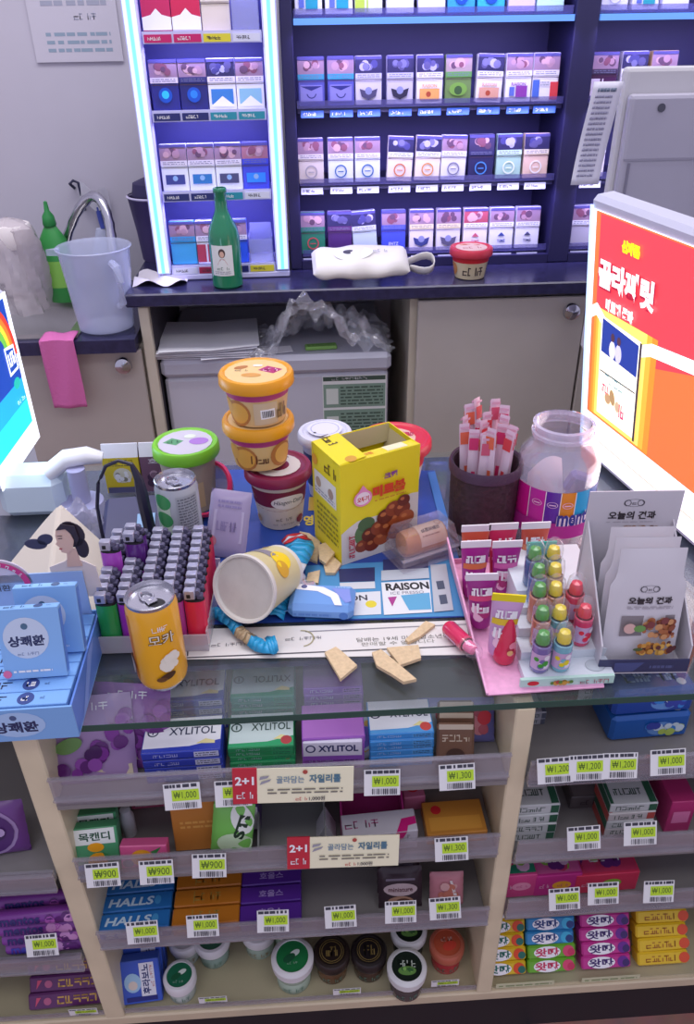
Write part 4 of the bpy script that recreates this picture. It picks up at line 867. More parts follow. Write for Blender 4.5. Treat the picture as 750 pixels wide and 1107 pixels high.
p = Y(632, 880, .06); carton('candy_box', 'low dark grey box between the two gum stacks of the right bay', 'candy', (p.x, .08, .5006), .042, .04, .022, '#5c5456', lambda F: (F['front'].scrawl(.004, 0, .026, .008, M('#2c2428'), 4), F['top'].rect(-.018, -.018, .018, .018, M('#756c6e'))))
carton('candy_box', 'magenta box edge right of the red ended gum stack', 'candy', (Y(722, 870, .04).x+.006, .05, .5006), .03, .06, .055, '#b0306c', lambda F: F['front'].rect(-.01, -.01, .01, .01, M('#d87aa8')))
# blue mint bags stacked at upper right
for i, (px, py, z, c) in enumerate(((690, 800, .6405, '#1f5fb0'), (697, 778, .680, '#24489c'))):
    p = Z(px, py, z); m = MB(); m.box(-.045, .045, 0, .06, 0, .036, M(c, .3), .004); F = faces(m, .09, .0, .036); a = F['front']; a.fn = (lambda f0: lambda x, y, l: f0(x, y, l))(a.fn)
    a.disc(.012, -.002, .016, M('#6a9ad8'), .010); a.blobs(-.01, -.014, .04, .01, [M('#3c8ad8'), M('#b8d060'), M('#d8e8f0'), M('#3848a8')], 14, .006, i)
    a = plane(m, (0, .03, .036), (1, 0, 0), (0, 1, 0)); a.scrawl(0, -.01, .06, .014, M('#9ab4dc'), 5, 2, .2); a.disc(.03, -.02, .005, M('#b8c8d8'))
    tag(m.build('mint_box', loc=(p.x+.01, .04, z+.0006+.0*i), rot=(0, 0, R(2))), 'blue mint box in the right bay, %s of two under the glass' % ('lower' if not i else 'upper'), 'mints', 'blue mint boxes')
# third shelf right: three bright boxes
def fruitbox(px, w, h, col, topc, disc, label, y=.02, d=.07):
    p = Y(px, 940, y); carton('chew_box', label, 'candy', (p.x, y+d/2, .3886), w, d, h, col, lambda F: (F['front'].disc(w*.08, 0, .012, M(disc), .008), F['front'].scrawl(w*.1, 0, .014, .005, M(col), 3), F['front'].scrawl(-w*.3, 0, w*.2, .008, M('#e8b8d0'), 3), F['top'].rect(-w*.47, -d*.45, w*.47, d*.45, M(topc)), F['top'].blobs(-w*.45, -d*.45, w*.45, d*.1, [M('#6a2c7c'), M('#e0b8d8'), M('#8cb84c'), M('#c83c6c')], 12, .009, int(px)), F['top'].scrawl(0, -.012, w*.5, .012, W, 3)), (0, 0, R(1)))
fruitbox(563, .044, .044, '#d84a8c', '#2a8a6c', '#f0a0c0', 'pink candy box with green top, leftmost of three on the third right shelf')
fruitbox(606, .058, .040, '#c8308c', '#d0609c', '#f0b030', 'magenta candy box with a yellow disc on the third right shelf')
fruitbox(659, .080, .036, '#d8385c', '#c83c64', '#8cc83c', 'red pink candy box with a green disc on the third right shelf')
# bottom right: chewy candy stacks
def chew(px, n, w, h, cols, label, group, txt, tc, y=.012, ddx=0):
    p = Y(px, 1046, y)
    for i in range(n):
        c = cols[i] if i < len(cols) else cols[-1]
        m = MB(); m.box(-w/2, w/2, -.012, .012, 0, h, M(c[0], .33), .0022); a = faces(m, w, .024, h)['front']
        if txt:
            a.disc(-w*.10, 0, w*.28, W, h*.44); a.text(txt, -w*.10, 0, h*.62, M(c[1]), w=w*.5, bold=.03)
            a.disc(w*.34, 0, h*.42, M(c[2])); a.disc(w*.40, -h*.1, h*.28, M(c[1]))
        else: a.scrawl(-w*.05, 0, w*.6, h*.45, M(c[1]), 5, 7, .18); a.disc(w*.42, 0, h*.4, M(c[2]))
        tag(m.build('chewy_candy', loc=(p.x+.0012*math.sin(i*2.3), y+.012*.85+i*(h+.0006)*.53, .2072+.0068+i*(h+.0006)*.85), rot=(R(-32), 0, R(math.sin(i*1.7)*.8))), '%s, %s, %s' % (label[0] % c[3], ORD[n-1-i], label[1]), 'candy', group)
yg = ('#d8b41c', '#1f6a5c', '#d8481c', 'yellow'); chew(546, 5, .062, .0185, [yg], ('%s chewy candy pack with green letters', 'leftmost lower right stack'), 'yellow chewy candies', '왓따', 0)
bl = ('#2f88c0', '#1f3c7c', '#3cb0d8', 'blue'); gn = ('#6aac2c', '#c8305c', '#d84870', 'green'); chew(598, 5, .066, .0185, [gn, gn, bl, bl, bl], ('%s chewy candy pack', 'the blue and green stack'), 'blue and green chewy candies', '왓따', 0)
mg = ('#c0308c', '#3c2468', '#6a2490', 'magenta'); chew(656, 5, .068, .0185, [mg], ('%s chewy candy pack', 'the magenta stack'), 'magenta chewy candies', '왓따', 0)
yl = ('#e0bc24', '#a8681c', '#d8502c', 'golden yellow'); chew(716, 5, .070, .0185, [yl], ('%s chewy candy pack with brown print', 'right edge stack'), 'golden yellow chewy candies', '', 0)
for px, lab in ((560, 'left'), (651, 'right')):
    p = Y(px, 1062, .004); m = MB(); m.box(-.04, .04, -.0012, 0, 0, .009, M('#cfd0ac')); a = plane(m, (0, -.0012, .0045), (1, 0, 0), (0, 0, 1)); a.lines(-.036, -.003, .036, .003, 1, M('#8a9a6c'), .5)
    tag(m.build('candy_price_strip', loc=(p.x+.01, .0045, .2068)), 'pale paper price strip on the right bottom shelf edge, %s one' % lab, 'price strip')
# ================================================================ on the counter
TOP = .7502
def xy(px, py, z=TOP): p = Z(px, py, z); return (p.x, p.y)
def flat(name, label, cat, pts, z, th, mat, group=None, art=None):
    q = [xy(x, y, z) for x, y in pts]; cx = sum(a for a, b in q)/len(q); cy = sum(b for a, b in q)/len(q)
    m = MB(); m.prism([(a-cx, b-cy) for a, b in q], 0, th, mat)
    if art: art(Art(m, lambda x, y, l: Vector((x-cx, y-cy, th+l)), .0002))
    return tag(m.build(name, loc=(cx, cy, z)), label, cat, group)
# posters on the glass
def ps(a):
    def T(t, px, py, w, h, c, b=.02, rot=0): p0 = xy(px-w/2, py); p1 = xy(px+w/2, py); q0 = xy(px, py-h/2); q1 = xy(px, py+h/2); a.text(t, (p0[0]+p1[0])/2, (p0[1]+p1[1])/2, abs(q0[1]-q1[1]), M(c), w=abs(p1[0]-p0[0]), bold=b, rot=rot)
    def Q(c, *pts): a.poly([xy(*p) for p in pts], M(c))
    a.T, a.Q = T, Q; return a
def blue(a):
    ps(a); Q, T = a.Q, a.T
    Q('#4b93c6', (330, 612), (500, 604), (512, 666), (330, 671)); Q('#2c4f9c', (250, 520), (330, 512), (330, 560), (245, 565))
    Q('#c8a634', (334, 538), (346, 537.6), (346, 552), (333, 552.5)); Q('#c8a634', (348, 537), (362, 536.6), (362, 551.5), (348, 552)); T('영화', 340, 563, 24, 11, '#d8c040', .04); Q('#c8c8d0', (316, 567), (324, 566.5), (324, 569), (316, 569.5))
    Q('#2a3060', (366, 616), (405, 614), (405, 629), (367, 630)); Q('#cfd4da', (367, 631), (405, 629.5), (405.5, 637), (368, 638)); a.Q('#d9dde2', (345, 644), (411, 640), (412, 665), (344, 668)); 
    p = xy(401, 654); a.disc(p[0], p[1], .0065, M('#e0d040')); T('RAISON', 374, 648, 46, 6, '#2a2c40')
    Q('#2c3468', (414, 606), (462, 603), (463, 616), (414, 618)); Q('#b9c2cc', (412, 618), (463, 615), (464, 626), (412, 629)); Q('#e2e5e8', (412, 631), (464, 628), (467, 663), (415, 666)); T('RAISON', 440, 635, 47, 8, '#24262e', .04)
    Q('#a83c8c', (419, 647), (429, 646), (424, 657)); Q('#5fa8d0', (433, 645), (464, 642), (466, 660), (442, 661)); T('ICE PRESSO', 440, 642, 36, 3, '#8a8a98', .0)
    Q('#b9bdc4', (465, 612), (482, 611), (490, 661), (469, 663)); Q('#4a5468', (471, 630), (479, 629), (481, 638), (473, 639)); Q('#4a5468', (474, 645), (482, 644), (484, 654), (476, 655))
    Q('#3a70b8', (462, 512), (470, 511), (512, 664), (500, 665))
flat('cigarette_poster', 'blue cigarette advertising poster lying under the snacks at mid counter', 'poster', [(228, 508), (470, 509), (512, 667), (205, 676)], TOP, .0006, M('#26479c', .3, noise=.18, nscale=18), None, blue)
def strip(a):
    ps(a); a.Q('#3a3840', (202, 710), (203.5, 683), (204.5, 683), (203.5, 710)); a.Q('#4a4850', (202, 711), (508, 698), (508, 699.2), (202, 712.4)); a.Q('#8a8890', (330, 683), (504, 675), (504, 676), (330, 684))
    a.T('담배는 19세 미만 청소년에게', 440, 690, 110, 4.5, '#6b6a66', .0); a.T('판매할 수 없습니다', 430, 695.5, 80, 4, '#8a8980', .0); p = xy(258, 697); a.scrawl(p[0], p[1], .06, .005, M('#85848c'), 9); a.scrawl(p[0]+.07, p[1]+.004, .04, .005, M('#85848c'), 6)
    p = xy(326, 691); a.ring(p[0], p[1], .013, .0014, M('#a39c74'), a0=-80, a1=95)
flat('notice_strip', 'long white notice strip with small print along the glass front', 'notice', [(197, 713), (203, 681), (503, 671), (511, 708)], TOP, .0007, M('#dedcd8', .5), None, strip)
# wafer pieces and crumbs
WF = M('#d8bf98', .7, noise=.1, nscale=220, bump=.5)
for i, (pts, lab) in enumerate([([(351, 708), (363, 702), (372, 709), (386, 722), (368, 737)], 'square wafer piece with clipped corner at the glass edge, left of the twin pieces'),
                 ([(402, 708), (412, 705), (450, 737), (436, 740), (424, 732), (407, 722)], 'long wafer piece on the glass edge, lower of the twin pieces'),
                 ([(418, 703), (452, 700), (455, 714), (432, 722)], 'broad wafer piece on the glass edge, upper of the twin pieces'),
                 ([(438, 694), (460, 674), (470, 678), (452, 692), (441, 697)], 'thin wafer sliver beside the pink candy tube'),
                 ([(322, 590), (324, 577), (334, 579), (346, 588), (343, 610), (333, 606)], 'large broken wafer piece behind the blue wrapper'),
                 ([(344, 592), (357, 587), (362, 600), (352, 612), (345, 607)], 'broken wafer piece left of the yellow box corner'),
                 ([(350, 614), (360, 604), (369, 612), (362, 622), (352, 622)], 'small wafer piece touching the yellow box'),
                 ([(333, 622), (346, 619), (344, 633), (331, 632)], 'small pale wafer square between the blue wrappers')]):
    z = .7512 + (.0045 if i in (1, 5) else 0)
    flat('wafer_piece', lab, 'wafer', pts, z, .004, WF, 'broken wafer pieces')
# --- blue wrappers
def ribbon(name, label, pts, w, mat, bands=(), z0=.752, group=None):
    """a folded wrapper along px points (px, py, height)"""
    P = [Vector((*xy(a, b, z0), z0+c)) for a, b, c in pts]; o = P[0].copy(); m = MB(); n = len(P)
    vs = []
    for i, p in enumerate(P):
        d = (P[min(i+1, n-1)]-P[max(i-1, 0)]); d.z = 0; d.normalize(); s = Vector((d.y, -d.x, 0)); ww = w[i] if isinstance(w, list) else w
        for k in range(5): u = (k-2)/2; vs.append(p-o+s*ww*u*.5+Vector((0, 0, .007*(1-u*u)+.002*math.sin(5*i+3*k))))
    for i in range(n-1):
        mt = mat
        for b0, b1, bm in bands:
            if b0 <= i < b1: mt = bm
        b = len(m.v); m.add(vs[i*5:i*5+10], [(k, k+1, k+6, k+5) for k in range(4)], mt, True)
    return tag(m.build(name, loc=o, solid=.0012), label, 'wrapper', group)
CY = M('#2aa0d4', .3); CW = M('#e2e8ee', .4)
def lerp(pts, n=5):
    out = []
    for i in range(len(pts)-1):
        for k in range(n): t_ = k/n; out.append(tuple(a+(b-a)*t_ for a, b in zip(pts[i], pts[i+1])))
    return out+[pts[-1]]
ribbon('wafer_wrapper', 'cyan wafer wrapper with red and white stripes, torn open beside the lying tub', lerp([(318, 588, .010), (326, 606, .020), (312, 634, .018), (298, 652, .008), (291, 668, .0)]), .034, CY, [(0, 1, RED), (1, 2, CW), (2, 3, RED), (8, 11, CW)])
ribbon('wafer_wrapper', 'narrow cyan wrapper with crumpled end below the lying tub', lerp([(233, 664, .004), (256, 684, .006), (268, 695, .006), (286, 703, .003), (299, 700, .006)], 4), [.012]*4+[.015]*5+[.017]*4+[.026, .03, .026, .02], CY, [(5, 9, M('#b09a78'))])
m = MB(); m.grid(lambda u, v: ((u-.5)*.05, (v-.5)*.03, .002+.01*math.sin(3*u)**2+.004*math.sin(9*v+5*u)), 14, 10, M('#c8ccd4', .15, .6), smooth=False)
p = Z(318, 640); tag(m.build('foil_scrap', loc=(p.x, p.y, .7512), rot=(0, 0, R(35))), 'torn silver foil scrap beside the cyan wrapper', 'foil')
# folded light blue tissue packet
p = Z(347, 663); t = thing('tissue_packet', 'light blue tissue packet with a white swoosh in front of the yellow box', 'tissues', (p.x+.002, p.y+.006, .752), (0, 0, R(-8)))
m = MB(); LB = M('#6f9fe0', .35); w_, d_, h_ = .074, .046, .020; m.box(-w_/2, w_/2, -d_/2, d_/2, 0, h_, LB, .006); f = faces(m, w_, d_, h_); a = f['top']
ar = [(-.032, .012), (-.028, .018), (0, .014), (.018, .002), (.024, -.018), (.016, -.018), (.010, -.004), (-.006, .006), (-.03, .008)]; a.poly(ar, W); a.disc(-.022, .0135, .0035, M('#5a5f90')); a.lines(.014, .012, .032, .017, 1, M('#9fc0ee')); a.poly([(.01, .012), (.03, .012), (.034, -.01), (.028, -.014)], M('#8496e0'))
f['front'].disc(.026, -.001, .005, M('#4478c8')); f['front'].lines(-.03, -.004, .012, .002, 1, M('#5585d0')); m.build('packet', t)
m = MB(); m.grid(lambda u, v: (-.058+.036*u, -.016+.03*v+.004*u, .001+.010*u*u+.002*math.sin(9*v+3*u)), 8, 8, M('#79a9e6', .35), thick=.001); m.build('torn_flap', t)

# --- white tub lying on its side
ax = Vector((.42, .80, -.32)).normalized(); cen = Z(263, 637, .807)
zx = -ax; yx = Vector((0, 0, 1)); xx_ = yx.cross(zx).normalized(); yx = zx.cross(xx_)
t = thing('ice_cream_tub', 'white and yellow ice cream tub lying on its side, end facing the front', 'tub', cen)
t.rotation_euler = Matrix((xx_, yx, zx)).transposed().to_euler()
m = MB(); TW = M('#dcdad2', .5); TB = M('#d9cf9c', .45)
m.lathe([(0, -.004), (.0345, -.004), (.0355, 0), (.038, .0008), (.0385, -.004), (.037, -.007), (.0365, -.008), (.031, -.075), (.0305, -.083), (0, -.08)], TW, 44, mats=[M('#c9c6bf', .5, noise=.06, nscale=60), TW, TW, TW, TW, TW, TB, TW, TW])
a = Art(m, lambda x, y, l: Vector(((.0365+(y+.008)*.081+l)*math.sin(x/.033), (.0365+(y+.008)*.081+l)*math.cos(x/.033), y)), .0004)
a.rect(-.02, -.045, .012, -.03, M('#8c8890'), 8); a.disc(.02, -.045, .013, YEL, .016); a.disc(.03, -.035, .01, M('#d8a838'), .012); a.scrawl(-.02, -.06, .03, .012, M('#a8925c'), 4); m.build('tub_body', t)

# --- stacked ice cream cups
def pint_art(a):
    a.rect(-.13, .038, .13, .062, M('#7c2038'), 40)
    a.poly([(-.05+.1*i/12, .038-.006*math.sin(PI*i/12)) for i in range(13)]+[(.05, .042), (-.05, .042)], M('#7c2038'))
    a.disc(.012, .045, .024, M('#ece6dc'), .0105, n=26); a.text('Häagen-Dazs', .012, .045, .008, INK, w=.040, bold=0, shear=.2); a.scrawl(.004, .018, .022, .005, M('#8a7c68'), 4); a.scrawl(.004, .010, .03, .003, M('#9a8c78'), 7)
    a.disc(.028, .012, .007, M('#8a2440'), n=7); a.disc(-.034, .014, .006, M('#d0a878'), n=9)
t = cup('ice_cream_pint', 'maroon and cream ice cream pint at the bottom of the cup stack', 'ice cream cup', (-.043, .355, .7512), .0385, .0285, .074, '#ddd0bc', '#8c2448', .014, .0045, pint_art, lambda a: (a.disc(0, 0, .030, M('#e6dfd8')), a.disc(0, 0, .015, M('#8c2448')), a.text('Häagen-Dazs', 0, .02, .007, INK, w=.03)), (0, 0, R(3)), inset='#8c2448')
def yart(seed):
    def f(a):
        a.rect(-.15, .036, .15, .044, M('#b03878'), 40); a.disc(-.022, .018, .018, M('#b8783c'), .018); a.disc(-.021, .018, .014, M('#e0a848'), .014); a.disc(-.04, .024, .011, M('#d8a04c'), .011)
        if seed: a.rect(.0, .004, .03, .034, M('#cdb898'), 6); a.rect(.008, .012, .026, .025, W, 4); [a.rect(.010+.0018*i, .014, .0109+.0018*i, .023, K) for i in range(8)]; a.scrawl(.036, .02, .014, .02, M('#8a7048'), 3)
        else: a.scrawl(.0, .018, .026, .012, M('#6b3f1c'), 3, 5); a.disc(.03, .02, .018, M('#b8783c'), .018); a.disc(.032, .02, .014, M('#e6b45c'), .014)
    return f
def ylid(a): a.disc(0, 0, .038, M('#ecc888')); a.poly([(.002, .004), (.022, -.006), (.032, .008), (.012, .018)], M('#b02868')); a.scrawl(.017, .006, .018, .009, M('#f0c8dc'), 3); a.disc(-.02, .012, .009, M('#b87838'), .005, rot=30); a.disc(-.004, -.012, .012, M('#d89c48'), .006); a.scrawl(-.018, .002, .016, .005, M('#6b3f1c'), 3); a.disc(.0, .018, .006, W, .003)
cup('ice_cream_cup', 'orange lidded ice cream cup in the middle of the stack, on the maroon pint', 'ice cream cup', (-.064, .361, .8402), .0395, .0335, .050, '#dcb978', '#e8a21c', .015, .005, yart(0), ylid, (0, 0, R(4)), 'orange lidded ice cream cups', inset='#ecc888')
cup('ice_cream_cup', 'orange lidded ice cream cup on top of the stack', 'ice cream cup', (-.062, .359, .9022), .0400, .0335, .050, '#d8b880', '#e8a01c', .015, .005, yart(1), ylid, (0, 0, R(-6)), 'orange lidded ice cream cups', inset='#ecc888')
# green lid cup
cup('noodle_cup', 'clear cup with bright green lid behind the green aluminium can', 'cup', (-.166, .405, .7512), .0385, .031, .084, '#a89c8c', '#7cc630', .017, .005, lambda a: (a.rect(-.01, .01, .02, .05, M('#c4b088'), 5), a.scrawl(-.03, .03, .03, .02, M('#6a6470'), 4)),
    lambda a: (a.disc(0, 0, .036, M('#c9c4d0')), a.poly([(-.03, .002), (-.012, -.008), (-.002, .004), (-.018, .014)], M('#5c9c6c')), a.scrawl(-.016, .003, .016, .008, M('#2c5c3c'), 3), a.disc(.018, .0, .013, M('#a878c8'), .010), a.disc(.006, .016, .008, M('#dce4d4'), .006)), (0, 0, R(5)), inset='#bfc4c0')
# bowl with pink rim, tipped
p = Z(232, 552); t = thing('snack_bowl', 'clear bowl with hot pink rim tipped behind the green aluminium can', 'bowl', (p.x, p.y+.012, .772), (R(38), R(-30), 0))
m = MB(); m.lathe([(0, -.014), (.024, -.014), (.032, 0), (.036, .018), (.0345, .018), (.031, 0), (.023, -.012), (0, -.012)], clear('#c9c0c8', .55, .15), 32); m.build('bowl_body', t)
m = MB(); m.lathe([(.035, .016), (.039, .016), (.0405, .021), (.038, .025), (.0345, .023), (.035, .016)], M('#e03468', .4), 40); m.build('rim', t)
# lilac pouch
m = bagm(.052, .085, .014, '#a99cc0', lambda a: (a.rect(-.018, .02, .02, .06, M('#bcb2d0')), a.scrawl(0, .04, .026, .012, M('#8f82b0'), 5, 2, .1), a.disc(-.018, .02, .007, M('#c87c8c')), a.lines(-.014, .062, .016, .074, 2, M('#8c80b0'))))
p = Z(243, 604); tag(m.build('snack_pouch', loc=(p.x, p.y, .752), rot=(R(-28), R(4), R(-12))), 'translucent lilac snack pouch leaning left of the maroon pint', 'pouch')
# aluminium cans
def can(name, label, loc, rz, r, h, col, art, open_=True):
    t = thing(name, label, 'can', loc, (0, 0, R(rz))); m = MB(); A = M('#c3c3cc', .25, .9); B = M(col, .28, coat=.3)
    m.lathe([(0, .004), (r*.72, .002), (r*.82, 0), (r*.95, .006), (r, .012), (r, h-.012), (r*.93, h-.005)], B, 40, mats=[A, A, A, B, B, B]); art(wrap(m, lambda z: r)); m.build('can_body', t)
    m = MB(); m.lathe([(r*.93, h-.005), (r*.96, h-.001), (r*.92, h), (r*.86, h-.004), (r*.84, h-.0065), (0, h-.0065)], A, 40)
    if open_:
        a = plane(m, (0, 0, h-.0065), (1, 0, 0), (0, 1, 0)); a.disc(.006, -.005, r*.40, K, r*.27, rot=-10)
    m.build('can_end', t)
    m = MB(); q = [(math.cos(u)*r*.24, math.sin(u)*r*.33, 0) for u in [2*PI*i/16 for i in range(17)]]
    m.X = Matrix.Translation((-r*.16, r*.12, h-.0045)) @ Matrix.Rotation(R(40), 4, 'Z'); m.tube(q, .0013, A, 6); m.lathe([(0, -.0005), (.003, -.0005), (.003, .001), (0, .0015)], A, 12, c=(0, -r*.3)); m.box(-r*.2, r*.2, -r*.55, -r*.2, -.0004, .0006, A); m.build('pull_tab', t)
    return t
def yc(a):
    a.rect(-.048, .012, -.021, .094, M('#cf7d34'), 8); a.rect(-.058, .06, -.045, .094, M('#7a5aa0'), 4)
    a.scrawl(.012, .083, .016, .006, W, 3, 2); a.text('모카', .012, .070, .014, M('#7a5a20'), w=.026, bold=.06); a.text('모카', .012, .070, .013, M('#f0ead8'), w=.025, bold=.0)
    a.blobs(.0, .028, .036, .056, [M('#f0ead8')], 9, .007, 3); a.disc(.012, .024, .008, M('#4a2c14'), .004, rot=20); a.disc(.006, .021, .005, M('#6b4420'), .003); a.disc(-.03, .03, .008, M('#b8a8a0'), .012)
can('coffee_can', 'open yellow coffee can standing at the glass front', (-.160, .060, .7515), -4, .0252, .108, '#efae1e', yc)
def gc(a):
    a.rect(-.03, .01, -.006, .1, M('#c8dcca'), 6)
    for z in (.092, .068, .042, .018): a.disc(-.016, z, .012, M('#3f9a5c'), .0105)
    a.rect(.002, .012, .03, .1, M('#aab0b8'), 6); a.lines(.004, .014, .028, .098, 22, M('#6c707c'), .5)
can('green_can', 'pale aluminium can with green leaf circles behind the lighters', (-.162, .278, .7515), 0, .0258, .113, '#b6bcc4', gc, open_=False)
# --- cartons at the back left
def ycar(F): a = F['front']; a.rect(-.0215, .036, .0215, .046, M('#d5d2da')); a.scrawl(0, .024, .034, .010, M('#8f7a1c'), 5, 4); a.lines(-.012, .013, .012, .016, 1, INK); a.disc(0, -.006, .013, M('#dfdcc8'), .012); a.blobs(-.012, -.018, .012, .006, [M('#8f8a7a'), W], 14, .004, 4); a.rect(-.0215, -.046, .0215, -.026, M('#5a587c'))
def bcar(F): a = F['front']; a.rect(-.0215, .036, .0215, .046, M('#c9c6d4')); a.text('호떡믹스', .002, .020, .009, M('#d8d0d8'), w=.032, bold=.03); a.blobs(-.018, -.03, .018, .004, [M('#8c6c84'), M('#c0a0b4'), M('#4c3450')], 16, .007, 6)
def milk(name, label, loc, w, col, art, rz=0):
    m = MB(); d, h = .018, .068; m.box(-w/2, w/2, -d/2, d/2, 0, h-.012, M(col, .45)); C_ = M(col, .45)
    m.add([(-w/2, -d/2, h-.012), (w/2, -d/2, h-.012), (w/2, d/2, h-.012), (-w/2, d/2, h-.012), (-w/2, -.001, h+.006), (w/2, -.001, h+.006), (w/2, .001, h+.006), (-w/2, .001, h+.006), ], [(0, 1, 5, 4), (2, 3, 7, 6), (0, 4, 7, 3), (1, 2, 6, 5), (4, 5, 6, 7)], M('#d5d2da', .45)); art(faces(m, w, d, h))
    tag(m.build(name, loc=loc, rot=(R(0), 0, R(rz))), label, 'carton', 'snack cartons at the back')
def nof(fn):
    def g(F): F['front'].k = 1; fn(F)
    return g
def ycar2(F): a = F['front']; a.scrawl(0, .015, .034, .007, M('#8f7a1c'), 5, 4); a.lines(-.012, .0085, .012, .0105, 1, INK); a.disc(0, -.006, .013, M('#dfdcc8'), .012); a.blobs(-.012, -.018, .012, .006, [M('#8f8a7a'), W], 14, .004, 4); a.rect(-.023, -.033, .023, -.024, M('#5a587c'))
def bcar2(F): a = F['front']; a.text('호떡', .002, .015, .009, M('#d8d0d8'), w=.026, bold=.03); a.blobs(-.018, -.03, .018, .006, [M('#8c6c84'), M('#c0a0b4'), M('#4c3450')], 16, .007, 6)
milk('snack_carton', 'yellow carton with a white top standing behind the black cable loop', (-.266, .452, .7512), .050, '#ddc52e', ycar2)
milk('snack_carton', 'brown carton with a white top between the yellow carton and the green lid', (-.217, .452, .7512), .044, '#7d5a72', bcar2)
# card terminal behind the lighters
t = thing('card_terminal', 'dark grey card terminal behind the lighters tray', 'terminal', (-.222, .335, .7512), (0, 0, R(4)))
m = MB(); m.X = Matrix.Rotation(R(14), 4, 'X'); m.box(-.05, .045, -.05, .045, .0, .030, M('#3f3f62', .45), .006); m.X = Matrix(); m.build('body', t)
m = MB(); m.X = Matrix.Rotation(R(14), 4, 'X'); m.box(-.005, .018, -.02, .005, .0302, .0318, M('#8fb4d8', .3), .0005); m.build('screen', t)
# black cable loop (headset band)
kp = [(121, 612), (116, 598), (110, 575), (105, 548), (106, 522), (114, 504), (128, 498), (142, 502), (150, 518), (155, 542), (161, 568), (166, 590), (170, 606)]
pt = lerp([(a, b, 0) for a, b in kp], 3); n = len(pt); L = []
for i, (a, b, c) in enumerate(pt): L.append(Y(a, b, .262))
o = Vector((L[0].x, .262, .752)); L = [q-o for q in L]; L[0].z = max(L[0].z, .004)
m = MB(); m.tube(L, [.0022 if i < n*.55 else .0022+.0052*min(1, (i-n*.55)/(n*.15)) for i in range(n)], M('#24233a', .4), 8); tag(m.build('cable_loop', loc=o), 'black cable bent in a tall loop in front of the yellow carton', 'cable')
# barcode scanner
t = thing('barcode_scanner', 'white handheld barcode scanner at the far left of the counter', 'scanner', (-.362, .40, .7512))
m = MB(); SW = M('#d3e3ee', .35); m.box(-.06, .028, -.02, .04, .0, .062, SW, .012); m.build('head', t)
m = MB(); m.tube([(.01, .0, .060), (.035, .006, .077), (.062, .01, .079), (.082, .012, .074)], [.016, .017, .016, .010], M('#dedee4', .35), 14, flat=.7); m.build('handle', t)
m = MB(); m.lathe([(0, 0), (.03, 0), (.032, .004), (.028, .02), (0, .021)], M('#a9a9cc', .35), 24, c=(.05, -.01)); m.lathe([(.0, .02), (.012, .02), (.012, .07), (0, .07)], M('#a9a9cc', .35), 16, c=(.05, -.01)); m.build('stand', t)
# crumpled clear wrap beside
m = MB(); m.grid(lambda u, v: ((u-.5)*.07, (v-.5)*.05, .006+.05*math.sin(PI*u)*math.sin(PI*v)+.006*math.sin(17*u+9*v)+.004*math.sin(29*v)), 20, 14, clear('#c8c6e0', .5, .15, 1.2, .5, 80), smooth=False)
tag(m.build('plastic_wrap', loc=(-.30, .325, .7514)), 'lilac crumpled wrap between the scanner and the cable loop', 'plastic wrap')
# cream triangular pouch
m = MB(); CR = M('#d9cfc0', .4)
pk_, rt_, lf_ = Z(64, 541, .845), Z(135, 604, .775), Z(12, 600, .79)
b0 = Vector((-.30, .21, .7515)); V = [Vector((pk_.x, pk_.y, .845)), Vector((rt_.x, rt_.y, .772)), Vector((lf_.x, lf_.y, .785)), Vector((-.222, .24, .752)), Vector((-.375, .24, .752)), Vector((-.235, .16, .752)), Vector((-.37, .15, .752)), Vector((-.30, .15, .775))]
m.add([v-b0 for v in V], [(0, 1, 7), (0, 7, 2), (0, 3, 1), (0, 2, 4), (0, 4, 3), (1, 5, 7), (7, 5, 6), (2, 7, 6), (1, 3, 5), (2, 6, 4), (3, 4, 6, 5)], CR)
tag(m.build('triangular_pouch', loc=b0, bevel=.004), 'cream triangular pouch behind the pale blue display box', 'pouch')

# ---------------------------------------------------------------- pale blue display with boxes
BB = M('#7fb0e6', .4); BB2 = '#86b6ea'
t = thing('counter_display_box', 'pale blue display box at the left front corner of the counter', 'display box', (-.296, .055, .751), (0, 0, R(1)))
m = MB(); w_, d_, h_ = .13, .142, .040
m.box(-w_/2, w_/2, -d_/2, d_/2, 0, .002, BB); m.box(-w_/2, w_/2, -d_/2, -d_/2+.002, .002, h_, BB); m.box(-w_/2, w_/2, d_/2-.002, d_/2, .002, h_, BB); m.box(-w_/2, -w_/2+.002, -d_/2+.002, d_/2-.002, .002, h_, BB); m.box(w_/2-.002, w_/2, -d_/2+.002, d_/2-.002, .002, h_, M('#6088d8', .4))
F = faces(m, w_, d_, h_); a = F['front']; a.disc(.012, .001, .026, M('#a9c8ee'), .016); a.text('상쾌환', .010, -.002, .014, M('#26305c'), w=.042, bold=.04); a.disc(.010, .010, .0032, M('#4a5c88')); a.rect(-.05, -.018, -.028, -.013, M('#d070b0')); a = F['right']; a.poly([(-.05, -.018), (-.03, -.018), (.03, .018), (.0, .018)], M('#88a8ec'))
m.build('tray', t)
